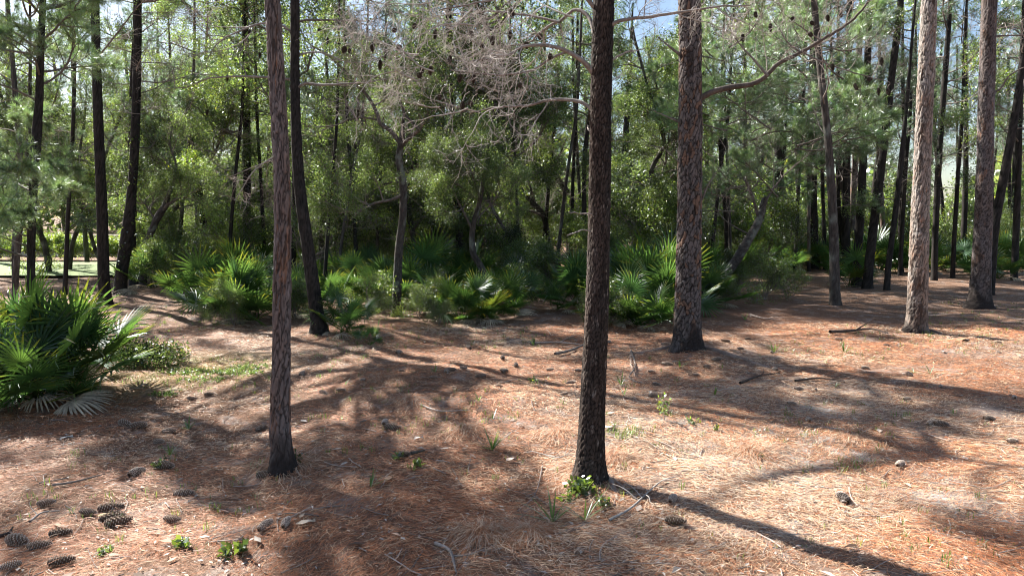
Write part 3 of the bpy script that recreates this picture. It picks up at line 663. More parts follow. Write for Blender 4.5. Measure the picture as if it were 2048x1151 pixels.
oak_limbs(T29, [([(395, 370), (365, 340), (350, 310), (345, 270)], .05, (0, -.5)), ([(376, 260), (330, 240), (280, 225)], .04, (0, -.6)), ([(380, 280), (420, 240), (455, 200)], .04, (0, .5))], nb=7)
oak_limbs(T22, [([(945, 460), (915, 400), (890, 350)], .03, (0, -.5)), ([(960, 400), (945, 350), (930, 320)], .03, (0, -.7)), ([(950, 440), (990, 400), (1010, 370)], .02, (0, .2)), ([(958, 400), (900, 360), (860, 345)], .02, (0, -.3))], nb=9, sc=(.45, .75))
oak_limbs(T18, [([(1518, 440), (1500, 380), (1470, 330), (1450, 300)], .04, (0, -.2)), ([(1525, 410), (1560, 360), (1590, 330)], .03, (0, .3)), ([(1500, 470), (1450, 440), (1420, 400)], .02, (0, .3))], nb=4, sc=(.5, .9), kind='dead_grey')
oak_limbs(T37, [([(700, 390), (670, 340), (640, 300)], .03, (0, .3)), ([(710, 320), (740, 290), (770, 280)], .03, (0, -.3)), ([(690, 430), (720, 400), (750, 390)], .02, (0, .3))], nb=6)
P = T27.limb([(1290, 360), (1310, 330), (1340, 310)], .02, .008, OK_, 12, 8, 'branch', (0, -.3)); dress(T27, P, 'shrub', 8, (.6, .9))
# surface roots of the plated pine and the charred pine
def root(T, pts, r0, r1, col):
    P = np.array([gp(x, y) for x, y in pts]); P[:, 2] += np.linspace(r0 * .25, -r1 * .3, len(P)); T.limb_w(P, r0, r1, col, 22, 8, 'root')
for pts, r0 in [([(1355, 692), (1320, 700), (1285, 706), (1262, 704)], .05), ([(1395, 694), (1430, 702), (1470, 714), (1520, 730), (1560, 742)], .05), ([(1262, 704), (1262, 725), (1268, 745), (1285, 768)], .022), ([(1375, 700), (1400, 712), (1412, 722)], .03)]:
    root(T3, pts, r0, .015, np.array([.24, .18, .15]))
for pts, r0 in [([(1205, 950), (1222, 966), (1232, 990), (1228, 1010)], .03), ([(1208, 945), (1235, 965), (1262, 985)], .02), ([(1150, 950), (1142, 962), (1138, 970)], .02)]:
    root(T2, pts, r0, .006, np.array([.30, .25, .22]))
for pts in [[(1850, 660), (1880, 668), (1910, 678)], [(1930, 684), (1960, 676), (1990, 682), (2030, 694)]]: root(T4, pts, .04, .02, np.array([.16, .12, .10]))

# foliage of the named trees -------------------------------------
T10.boughs(44, 2.1, 5.4, ['pine_fresh'], (.6, .95)); T10.boughs(14, 1.3, 2.6, ['pine_fresh'], (.45, .7), (90, 330))
T36.boughs(16, 1.5, 5.5, ['pine_fresh', 'pine_fresh', 'dead_grey'], (.6, .9))
for T, n, z0, z1, kinds, sc in [
    (T7, 16, 4.0, 9, ['oak', 'dead_grey', 'pine'], (.6, .9)), (T8, 12, 3.6, 9, ['oak', 'dead_grey', 'pine'], (.7, 1.0)), (T9, 10, 3.5, 9, ['oak', 'pine'], (.7, 1.0)),
    (T31, 22, 3, 10, ['oak', 'oak', 'pine', 'dead_grey'], (.8, 1.3)), (T6, 5, 5.0, 8, ['dead_grey', 'pine'], (.6, .9)),
    (T11, 7, 3.4, 9, ['dead_grey', 'pine'], (.8, 1.2)), (T12, 8, 4, 10, ['dead_grey', 'pine'], (.8, 1.2)), (T13, 8, 3, 10, ['dead_grey', 'dead_grey', 'pine'], (.7, 1.2)),
    (T14, 7, 2, 7, ['dead_grey', 'oak'], (.6, 1.0)), (T15, 18, 3, 11, ['pine', 'pine', 'dead_grey'], (.9, 1.5)), (T16, 10, 4, 9, ['oak', 'dead_grey'], (.7, 1.1)),
    (T17, 12, 3, 11, ['pine', 'dead_grey'], (.8, 1.3)), (T20, 14, 3, 9, ['oak', 'pine'], (.8, 1.2)), (T21, 18, 3, 11, ['oak', 'pine'], (.8, 1.3)), (T24, 22, 3, 12, ['oak', 'pine', 'dead_grey'], (1, 1.6)),
    (T23, 8, 3, 7, ['oak'], (.7, 1.1)), (T25, 10, 3.5, 9, ['oak', 'shrub'], (.8, 1.3)), (T26, 14, 3, 11, ['pine', 'shrub', 'oak'], (.9, 1.5)), (T27, 12, 3.5, 11, ['oak', 'pine'], (.9, 1.4)),
    (T28, 16, 3, 11, ['oak', 'pine', 'pine'], (.9, 1.4)), (T32, 22, 3, 12, ['pine', 'pine_fresh', 'dead_grey'], (.9, 1.5)), (T33, 14, 4, 12, ['pine', 'dead_grey'], (.9, 1.4)),
    (T34, 14, 3, 10, ['pine', 'shrub'], (.9, 1.3)), (T35, 14, 3, 10, ['shrub', 'pine', 'oak'], (.9, 1.3)), (T29, 8, 3.5, 7, ['oak'], (.7, 1.1)), (T37, 10, 2.5, 6, ['oak'], (.8, 1.1))]:
    T.boughs(n, z0, z1, kinds, sc)
# green pine boughs spreading between the plated pine and the grey curving trunk
for i in range(105):
    x = rs0.uniform(1410, 1700); y = rs0.uniform(60, 430); p = at(x, y, rs0.uniform(15.5, 22)); tgt = T32 if x < 1600 else T15
    bough(tgt.o, 'pine_fresh' if rs0.rand() < .6 else 'pine', p, (rs0.choice([-1, 1]), rs0.uniform(-.6, .6), rs0.uniform(-.2, .4)), rs0.uniform(.7, 1.1), rs0, force=True)
# vine leaves round T8
mb = MB(); sites = []
for i in range(160):
    z = rs0.uniform(.3, 4.2); p, r = T8.point(z); a = rs0.uniform(0, 6.28); sites.append(p - T8.base + np.array([math.cos(a), math.sin(a), 0]) * (r + .03))
leaves(mb, rs0, np.array(sites), 3, .03, .06, 0, .7); obj('vine', mb.mesh('vine', [M['oak']]), T8.o)

# ------------------------------------------------------------------ the wood behind
rsb = np.random.RandomState(5)
BG = [('left', 'slim trunk in the wood beyond the left clearing, lost among leafy boughs', 'trees beyond the left clearing'),
      ('mid', 'slim trunk in the deep shaded wood behind the centre palmettos', 'trees of the deep wood behind the centre palmettos'),
      ('right', 'slim trunk in the brighter pine wood behind the back palmettos on the right', 'trees of the pine wood on the right')]
def bg_tree(px, Y, st, kinds, nb, zt, w, gi, far):
    lean = rsb.uniform(-.10, .10); z0 = at(px, 0, Y)[0]
    foot = 575.5 + F * math.tan(math.atan2(CAM_H, Y) - R(PITCH)); topy = 575.5 - F * math.tan(math.atan2(zt - CAM_H, Y) + R(PITCH)) if zt > 2 else 100
    pts = [(px, foot, w), (px + lean * 60 + rsb.uniform(-5, 5), foot - 110, w * .85), (px + lean * 200 + rsb.uniform(-9, 9), foot - 250, w * .72), (px + lean * 330, foot - 400, w * .6)]
    oak = (gi < 2 and rsb.rand() < .5)
    if oak:
        x, ln = px, rsb.uniform(-25, 25); pts = [(px, foot, w)]; nseg = rsb.randint(5, 8)
        for i in range(nseg): ln = ln * .5 + rsb.normal() * 17; x += ln; pts.append((x, foot - (i + 1) * rsb.uniform(38, 52) * 26 / Y * 1.2, w * (1 - .1 * i)))
        zt = rsb.uniform(6.5, 9)
    T = Tree('oak_tree' if oak else 'pine_tree', BG[gi][1], pts, 'oak' if oak else st, zt, 8, 60, BG[gi][2], Y=Y)
    if oak:
        for _ in range(3):
            z = rsb.uniform(1.5, 4); p, rr_ = T.point(z); A = grow(rsb, p, (rsb.choice([-1, 1]) * 1.0, rsb.uniform(-.7, .5), rsb.uniform(.3, 1.1)), rsb.uniform(1.5, 3.2), 7, .33, .05)
            T.limb_w(A, rr_ * .6, .02, OK_, 16, 6, 'limb'); dress(T, A, rsb.choice(['oak', 'shrub', 'oak', 'dead_grey']), 4, (.7, 1.2))
    auto(T.o, px, ['leafy wood trunk', 'shaded wood trunk', 'far pine trunk'][gi] if not far else ['hazy far trunk', 'distant thin trunk', 'distant right trunk'][gi])
    T.boughs(nb if oak else int(nb * .8), rsb.uniform(1.0, 2.0) if oak else rsb.uniform(3, 5), min(zt * .93, 3.5 + Y * .31), kinds, (.8, 1.35) if not far else (.9, 1.5))
    return T
for i in range(22):      # middle, dark
    px = 330 + (1500 - 330) * (i + rsb.rand()) / 22; Y = rsb.uniform(20, 30)
    bg_tree(px, Y, rsb.choice(['dark', 'dark', 'oak']), (rsb.permutation(['oak', 'oak_far', 'pine', 'dead_grey', 'dead_grey', 'shrub', 'oak'])[:4]).tolist(), 26, rsb.uniform(9, 13), rsb.uniform(7, 14), 1, False)
for i in range(17):      # middle, farther
    px = 250 + (1560 - 250) * (i + rsb.rand()) / 17; Y = rsb.uniform(31, 48)
    bg_tree(px, Y, rsb.choice(['dark', 'oak']), ['oak_far', 'pine_far', 'dead_grey'], 26, rsb.uniform(10, 14.5), rsb.uniform(6, 9), 1, True)
for i in range(10):      # left
    px = -100 + 420 * (i + rsb.rand()) / 10; Y = rsb.uniform(19, 27)
    bg_tree(px, Y, rsb.choice(['dark', 'oak']), rsb.permutation(['oak', 'shrub', 'shrub', 'pine', 'dead_grey'])[:3].tolist(), 20, rsb.uniform(9, 13), rsb.uniform(7, 11), 0, False)
for i in range(9):
    px = -150 + 500 * (i + rsb.rand()) / 9; Y = rsb.uniform(44, 60)
    bg_tree(px, Y, 'oak', ['oak_far', 'pine_far'], 26, rsb.uniform(14, 19), rsb.uniform(6, 8), 0, True)
for i in range(17):      # right
    px = 1480 + 680 * (i + rsb.rand()) / 17; Y = rsb.uniform(24, 34)
    bg_tree(px, Y, rsb.choice(['dark', 'pink']), rsb.permutation(['pine', 'pine_far', 'dead_grey', 'dead_grey']).tolist(), 16, rsb.uniform(9, 14), rsb.uniform(7, 12), 2, False)
for i in range(16):
    px = 1400 + 780 * (i + rsb.rand()) / 16; Y = rsb.uniform(36, 55)
    bg_tree(px, Y, 'dark', ['pine_far', 'oak_far', 'dead_grey'], 14, rsb.uniform(8, 12), rsb.uniform(6, 8), 2, True)

# ------------------------------------------------------------------ unseen high boughs added along the sun rays to shade the clearing
TOPS = [T for T in TREES if T.P[:, 2].max() > 8.5]
def shade(px, py, rx, ry, n, H=(7.6, 10.2)):
    for i in range(int(n * (1.7 if px < 1000 else 2.1))):
        kind = ('pine', 'oak')[rs0.rand() < .55]
        a = rs0.uniform(0, 6.28); q = math.sqrt(rs0.rand())
        g = gp(px + rx * q * math.cos(a), py + ry * q * math.sin(a)); h = rs0.uniform(*H)
        c = np.array([g[0], g[1], 0]) + np.array([SUN_DIR[0], SUN_DIR[1], 0]) * h / math.tan(R(SUN_EL)); c[2] = h
        best = min(TOPS, key=lambda T: np.hypot(*(T.point(h - .8)[0] - c)[:2]))
        p, r = best.point(min(h - .7, best.P[:, 2].max() - .3)); v = c - p; dist = np.linalg.norm(v[:2]); d = nrm(v)
        s = rs0.uniform(.75, 1.15); start = c - d * .9 * s
        if blocks_sun(p + (start - p) * .3, d, dist * .7, rs0) and rs0.rand() < .5: continue
        if dist > 1.2:
            mid = (p + start) / 2 + np.array([0, 0, -.12 * dist]) * .5
            best.limb_w(np.array([p, mid, start, start + d * .4]), min(.05, .016 + .012 * dist), .014, BK * 2, 10, 6, 'branch')
        bough(best.o, kind, start, d + np.array([0, 0, .05]), s, rs0)
for a in [(150, 850, 200, 40, 8), (420, 880, 170, 35, 7), (300, 930, 260, 18, 4), (650, 900, 140, 30, 5), (760, 990, 170, 45, 8), (960, 1010, 200, 50, 9), (1130, 1060, 120, 40, 4), (120, 960, 120, 20, 2),
          (480, 1000, 160, 30, 4), (700, 1120, 200, 25, 2), (850, 665, 260, 22, 9), (1500, 620, 230, 35, 9), (1650, 800, 260, 24, 9), (1930, 800, 120, 26, 6), (1380, 800, 120, 26, 4), (1450, 770, 160, 25, 4), (1850, 840, 160, 18, 3), (1900, 780, 120, 8, 2), (1600, 870, 140, 12, 2),
          (1950, 1090, 110, 40, 3), (1380, 745, 140, 20, 3), (1060, 740, 120, 12, 1), (300, 660, 160, 25, 6), (1800, 650, 140, 25, 4)]:
    shade(*a)

# ------------------------------------------------------------------ saw palmettos
def frond_mesh(rs, dry=False, tint=None):
    mb = MB(); pl = rs.uniform(.45, .8); n = rs.randint(22, 29); fan = R(rs.uniform(230, 290)); Lb = rs.uniform(.40, .52)
    droop = rs.uniform(.04, .16) if not dry else rs.uniform(.3, .5)
    A = np.array([(t * pl, 0, -.10 * t * t * pl) for t in np.linspace(0, 1, 6)])
    tube(mb, A, np.linspace(.009, .005, 6), 4, (.9, .8, .55) if not dry else (1, .95, .8), 1)
    hub = A[-1]; cup = rs.uniform(.12, .35)
    for i in range(n):
        a = -fan / 2 + fan * i / (n - 1) + rs.normal() * .02
        Ls = Lb * (1 - .22 * abs(a / (fan / 2)) ** 2) * rs.uniform(.93, 1.05)
        d = np.array([math.cos(a), math.sin(a), 0]); s = np.array([-math.sin(a), math.cos(a), 0])
        dz = cup * math.cos(a) * .3
        rows = []
        for t, w in ((0, .003), (.30, .0145), (.60, .0135), (.85, .007), (1, .0008)):
            w = w * Lb / .45
            c = hub + d * Ls * t; c = c + np.array([0, 0, cup * Ls * t * .5 - droop * Ls * (t ** 2.4) - (.0 if not dry else .25 * Ls * t)])
            rows += [c - s * w + np.array([0, 0, w * .55]), c, c + s * w + np.array([0, 0, w * .55])]
        if rs.rand() < .15:
            rows = [np.array(x_) for x_ in rows]
            for jj in range(9, 15): rows[jj] = rows[jj] - np.array([0, 0, Ls * .10 * (1 + (jj > 11) * 1.4)])
        q = []
        for j in range(4): b = j * 3; q += [(b, b + 1, b + 4, b + 3), (b + 1, b + 2, b + 5, b + 4)]
        cc = rs.uniform(.75, 1.25) * np.array([1, 1, 1.0]) * (1 if not dry else rs.uniform(.6, 1.2))
        tip = np.ones((15, 3)) * cc
        if not dry and rs.rand() < .28: tip[9:] *= np.array([2.6, 1.5, .9]) * rs.uniform(.7, 1.2)
        bend = rs.rand() < .14
        mb.add(rows, quads=q, col=tip)
    if tint is not None:
        for i_ in range(len(mb.c)): mb.c[i_] = mb.c[i_] * tint
    return mb.mesh('dry_frond' if dry else 'frond', [M['dry'], M['dry']] if dry else [M['palm'], M['palm']], smooth=False)
FR = [frond_mesh(np.random.RandomState(i + 9), False, [None, None, np.array([.75, .8, .8]), None, np.array([1.05, 1.0, .85]), np.array([.85, .9, .8]), np.array([.7, .8, .9]), np.array([1.7, 1.15, .7])][i]) for i in range(8)]; FD = [frond_mesh(np.random.RandomState(i + 40), True) for i in range(3)]
rsp = np.random.RandomState(12)
def palmetto(px, py, label, sc=1.0, n=16, nd=3, group='saw palmettos', Y=None, spread=None, elev=(15, 78), az=None, z0=0, pos=None):
    b = pos if pos is not None else (gp(px, py) if Y is None else None)
    if b is None: x = at(px, 500, Y)[0]; b = np.array([x, Y, float(ground(x, Y))])
    t = thing('saw_palmetto', label, 'palmetto', tuple(b), group)
    for i in range(n + nd):
        dry = i >= n
        a = rsp.uniform(0, 2 * math.pi) if az is None else R(rsp.uniform(*az)); e = R(rsp.uniform(*elev)) if not dry else R(rsp.uniform(-5, 12))
        me = FD[rsp.randint(3)] if dry else FR[min(rsp.randint(29) // 4, 7)]
        o = obj('dry_frond' if dry else 'frond', me, t)
        s = sc * rsp.uniform(.75, 1.15) * (.8 if dry else 1)
        o.matrix_basis = Matrix.Translation((rsp.uniform(-.1, .1) * sc, rsp.uniform(-.1, .1) * sc, .05 * sc + z0)) @ Matrix.Rotation(a, 4, 'Z') @ Matrix.Rotation(-e, 4, 'Y') @ Matrix.Rotation(rsp.uniform(-.6, .6), 4, 'X') @ Matrix.Scale(s, 4)
    return t
for px, py, lb, sc, n in [(15, 800, 'big saw palmetto at the left edge with dry brown fronds at its foot', 1.15, 22), (85, 806, 'saw palmetto in front of the left clump, fans touching the needles', 1.0, 20),
                          (150, 770, 'saw palmetto on the right side of the left clump, fans reaching over the clearing', 1.0, 18), (40, 735, 'tall saw palmetto at the back of the left clump beneath the green pine', 1.2, 20),
                          (120, 725, 'saw palmetto behind the left clump with glinting raised fans', 1.05, 14), (-40, 760, 'saw palmetto cut by the left edge of the view', 1.2, 16), (150, 800, 'low dark saw palmetto at the right foot of the left clump', .5, 9)]:
    palmetto(px, py, lb, sc, n, 4, 'saw palmettos of the left clump')
for px, py, lb, sc, n in [(395, 612, 'sunlit saw palmetto with yellow tipped fans, left end of the left middle clump', 1.0, 18), (450, 632, 'saw palmetto in the left middle clump, leaning over low creeper', 1.1, 20), (505, 645, 'saw palmetto just left of the pink barked pine', 1.1, 20),
                          (495, 600, 'tallest saw palmetto of the left middle clump', 1.5, 20), (545, 625, 'saw palmetto half hidden behind the pink barked pine', 1.0, 16), (590, 628, 'shaded saw palmetto between the pink barked pine and the dark leaning pine', .9, 14)]:
    palmetto(px, py, lb, sc, n, 3, 'saw palmettos of the left middle clump')
palmetto(690, 668, 'small grey green saw palmetto at the foot of the dark leaning pine', .75, 16, 3, 'lone small palmettos')
palmetto(742, 690, 'seedling palmetto with upright leaves right of the dark leaning pine', .4, 8, 0, 'lone small palmettos')
for px, py, lb, sc, n in [(735, 575, 'bright sunlit saw palmetto in the gap left of the gnarled oak', 1.1, 18), (700, 590, 'saw palmetto in deep shade right of the dark leaning pine', 1.0, 14), (845, 610, 'saw palmetto with spread dark fans right of the gnarled oak', 1.1, 20),
                          (885, 628, 'low saw palmetto with drooping fans left of the twisted young oak', .9, 18), (925, 645, 'saw palmetto with dry grey fronds on the needles before the twisted oak', .8, 16), (965, 640, 'saw palmetto at the foot of the twisted young oak', .9, 18),
                          (790, 600, 'saw palmetto hard against the gnarled oak foot', 1.0, 16), (860, 592, 'tall dark saw palmetto leaning behind the low drooping one', 1.35, 20), (1070, 605, 'small saw palmetto in the middle of the needle path end', .8, 12),
                          (765, 610, 'broad dark saw palmetto in the shade left of the gnarled oak foot', 1.1, 18), (660, 615, 'shaded saw palmetto right behind the dark leaning pine', 1.0, 16),
                          (1005, 632, 'saw palmetto right of the twisted oak with one pale fan low in front', .9, 18), (930, 590, 'upright saw palmetto behind the twisted young oak', 1.2, 18), (1030, 590, 'saw palmetto at the left side of the needle path', 1.0, 16), (880, 570, 'saw palmetto behind the centre clump in the shade', 1.2, 16)]:
    palmetto(px, py, lb, sc, n, 6, 'saw palmettos of the centre clump')
for px, py, lb, sc, n in [(1155, 615, 'saw palmetto with bright fans left of the charred pine', 1.1, 20), (1120, 620, 'small saw palmetto at the right side of the needle path', .6, 12), (1235, 640, 'saw palmetto with a bare grey stem right of the charred pine', 1.1, 20), (1275, 655, 'saw palmetto in front of the tall clump with low pale fans', .9, 18),
                          (1300, 625, 'tall sunlit saw palmetto in the clump left of the plated pine', 1.5, 26), (1255, 610, 'tall saw palmetto with steep narrow fans behind the clump', 1.5, 24), (1330, 635, 'saw palmetto touching the left side of the plated pine', 1.2, 22), (1335, 600, 'saw palmetto behind the plated pine', 1.4, 18), (1420, 612, 'saw palmetto drooping out right of the plated pine', .9, 14)]:
    palmetto(px, py, lb, sc, n, 4, 'saw palmettos of the tall clump by the plated pine', elev=(15, 80))
for i in range(26):
    px = 1440 + 640 * (i + rsp.rand()) / 26; Y = rsp.uniform(23.5, 29)
    _t = palmetto(px, 0, 'saw palmetto in the dense green bank closing the right side of the clearing', rsp.uniform(1.0, 1.5), 14, 2, 'palmettos of the green bank on the right', Y=Y); auto(_t, px, 'green bank palmetto')
palmetto(1700, 575, 'saw palmetto against the feet of the dark trio', 1.0, 16, 3, 'lone small palmettos')
palmetto(2000, 560, 'saw palmetto behind the leaning trunk at the right edge', 1.1, 16, 3, 'lone small palmettos')
for i in range(30):
    px = 300 + 1150 * (i + rsp.rand()) / 30; Y = rsp.uniform(17, 27)
    if 1040 < px < 1120: continue
    _t = palmetto(px, 0, 'saw palmetto in the shade under the deep wood', rsp.uniform(.9, 1.4), 12, 3, 'palmettos under the deep wood', Y=Y); auto(_t, px, 'deep wood palmetto')

# ------------------------------------------------------------------ shrubs
rsh = np.random.RandomState(21)
def shrub(x, Y, label, kind, n, sc, group, h=.25):
    z = float(ground(x, Y)); t = thing('shrub', label, 'shrub', (x, Y, z), group)
    for i in range(n):
        a = rsh.uniform(0, 6.28); d = (math.cos(a), math.sin(a), rsh.uniform(.3, 2.2)); kd = kind[rsh.randint(len(kind))]
        bough(t, kd, np.array([x, Y, z + rsh.uniform(0, h)]), d, sc * rsh.uniform(.6, 1.2), rsh, 'stem')
    return t
def shp(px, py, *a, **k): g = gp(px, py); shrub(g[0], g[1], *a, **k)
for px, py, lb, n, sc in [(1530, 600, 'rounded leafy shrub at the left side of the far needle path', 9, .6), (1480, 590, 'leafy shrub under the leaning grey oak', 12, .7), (1570, 585, 'small bright shrub beside the far needle path', 8, .5), (1440, 610, 'low shrub right of the plated pine', 8, .4),
                          (840, 640, 'dark low shrub hugging the right side of the gnarled oak', 8, .5), (1040, 625, 'low shrub at the left edge of the needle path', 8, .5), (1100, 590, 'dark shrub on the right side of the needle path', 10, .8), 
                          (590, 640, 'grey green shrub behind the pink barked pine', 8, .5), (470, 655, 'low glossy creeper shrub in front of the left middle palmettos', 9, .4), (430, 650, 'low pale creeper left of the left middle palmettos', 7, .35), (880, 655, 'low shaded shrub before the centre palmettos', 6, .35),
                          (1210, 650, 'grey green shrub at the foot of the tall palmetto clump', 9, .45), (1170, 648, 'low shrub just left of the charred pine', 7, .4), (1060, 580, 'leafy shrub closing the needle path in the centre', 10, .8), (740, 640, 'shaded shrub right of the dark leaning pine', 8, .5), (330, 580, 'twiggy shrub below the crooked S shaped oak', 10, .8)]:
    shp(px, py, lb, ['shrub', 'oak'], n, sc, 'shrubs round the clearing')
for i in range(46):
    px = 280 + 1300 * (i + rsh.rand()) / 46; Y = rsh.uniform(19, 32); x = at(px, 500, Y)[0]
    if 1200 < px < 1300 and Y > 26: continue
    _t = shrub(x, Y, 'leafy shrub filling the deep wood between the trunks', ['oak', 'shrub', 'oak', 'shrub', 'dead_grey'], 11, rsh.uniform(.8, 1.5), 'undergrowth shrubs of the deep wood', .9); auto(_t, px, 'deep wood shrub')
for i in range(22):
    px = 1450 + 680 * (i + rsh.rand()) / 22; Y = rsh.uniform(27, 36); x = at(px, 500, Y)[0]
    _t = shrub(x, Y, 'leafy shrub above the palmetto bank on the right', ['shrub', 'shrub', 'oak'], 11, rsh.uniform(1.1, 1.8), 'undergrowth shrubs of the right bank', .9); auto(_t, px, 'green bank shrub')
for i in range(26):
    px = 420 + 1100 * (i + rsh.rand()) / 26; Y = rsh.uniform(29, 37); x = at(px, 500, Y)[0]
    if 1255 < px < 1300: continue
    _t = shrub(x, Y, 'x', ['oak', 'oak_far'], 14, rsh.uniform(1.1, 1.6), 'tall brush at the back of the deep wood', 1.4); auto(_t, px, 'tall back thicket')
# hedge, wall and lawn beyond the left clearing
def flat(name, x0, x1, y0, y1, z, m, kind='structure', n=2):
    mb = MB(); mb.add([(x0, y0, z), (x1, y0, z), (x1, y1, z), (x0, y1, z)], quads=[(0, 1, 2, 3)]); return tag(obj(name, mb.mesh(name, [m])), kind=kind)
def box(mb, x0, x1, y0, y1, z0, z1, m=0, col=(1, 1, 1)):
    v = [(x, y, z) for z in (z0, z1) for (x, y) in ((x0, y0), (x1, y0), (x1, y1), (x0, y1))]
    mb.add(v, quads=[(0, 3, 2, 1), (4, 5, 6, 7), (0, 1, 5, 4), (1, 2, 6, 5), (2, 3, 7, 6), (3, 0, 4, 7)], col=col, m=m)
mb = MB(); th = np.linspace(0, 2 * math.pi, 48, endpoint=False)
cx, cyy = at(60, 500, 25)[0], 25.2
mb.add(np.r_[[(cx, cyy, .27)], np.c_[cx + 13 * np.cos(th), cyy + 3.7 * np.sin(th) + .5 * np.sin(3 * th), np.full(48, .07)]], tris=[(0, i + 1, (i + 1) % 48 + 1) for i in range(48)])
tag(obj('lawn', mb.mesh('lawn', [M['lawn']])), kind='structure')
mb = MB(); box(mb, -55, -13.5, 34.0, 34.35, -.1, .95); box(mb, -55.05, -13.45, 33.95, 34.4, .95, 1.05)
w_ = obj('wall', mb.mesh('wall', [M['wall']], False)); tag(w_, 'low cream garden wall behind the clipped hedge on the left', 'wall', kind='structure')
for i in range(11):
    x = at(-30 + 300 * i / 10, 500, 30.5)[0]; z = 0; t = thing('hedge_shrub', 'clipped yellow green hedge shrub in sun before the cream wall', 'shrub', (x, 30.5, z), 'hedge shrubs beyond the left lawn'); auto(t, -30 + 30 * i, 'clipped yellow green hedge shrub')
    for j in range(12):
        a = rsh.uniform(0, 6.28); bough(t, 'hedge', np.array([x, 30.5, z + .1]), (math.cos(a), math.sin(a), rsh.uniform(.3, 1.6)), rsh.uniform(.5, .75), rsh, 'stem')
# bright meadow and house glimpsed far behind
mb = MB(); mb.add([(1.5, 50, .10), (13, 50, .10), (22, 110, 1.0), (2, 110, 1.0)], quads=[(0, 1, 2, 3)]); tag(obj('meadow', mb.mesh('meadow', [M['lawn']])), kind='structure')
hx, hy = at(1275, 440, 72)[0], 72.0
h_ = thing('house', 'pale blue house glimpsed through the trees behind the tall palmettos', 'house', (hx, hy, .3))
mb = MB(); box(mb, -4, 4, 0, 7, -.3, 2.9, col=(.9, 1.05, 1.25)); obj('wall', mb.mesh('wall', [M['wall']], False), h_)
mb = MB(); v = [(-4.5, -.5, 2.9), (4.5, -.5, 2.9), (4.5, 7.5, 2.9), (-4.5, 7.5, 2.9), (-4.5, 3.5, 5), (4.5, 3.5, 5)]
mb.add(v, quads=[(0, 1, 5, 4), (2, 3, 4, 5), (0, 3, 2, 1)], tris=[(0, 4, 3), (1, 2, 5)]); obj('roof', mb.mesh('roof', [M['roof']], False), h_)
for x in (-2.6, -.6, 1.6):
    mb = MB(); box(mb, x, x + 1.0, -.05, .02, .9, 2.2); obj('window', mb.mesh('window', [M['glass']], False), h_)

# ------------------------------------------------------------------ far wood closing the horizon
rsf = np.random.RandomState(8)
mb = MB(); P = []
for i in range(9000):
    a = rsf.uniform(-62, 62); rr = rsf.uniform(85, 115); x = math.sin(R(a)) * rr; y = math.cos(R(a)) * rr
    top = 10 + 3.0 * math.sin(a * .35) + 2.5 * math.sin(a * .9 + 1) + (1.5 if a < 5 else -3.5); z = rsf.rand() ** .8 * top; P.append((x, y, z))
leaves(mb, rsf, np.array(P), 7, .8, .9, 0, .7)
tag(obj('distant_wood', mb.mesh('distant_wood', [M['oak']]), None), 'far wood closing the view behind all the trees', kind='stuff')

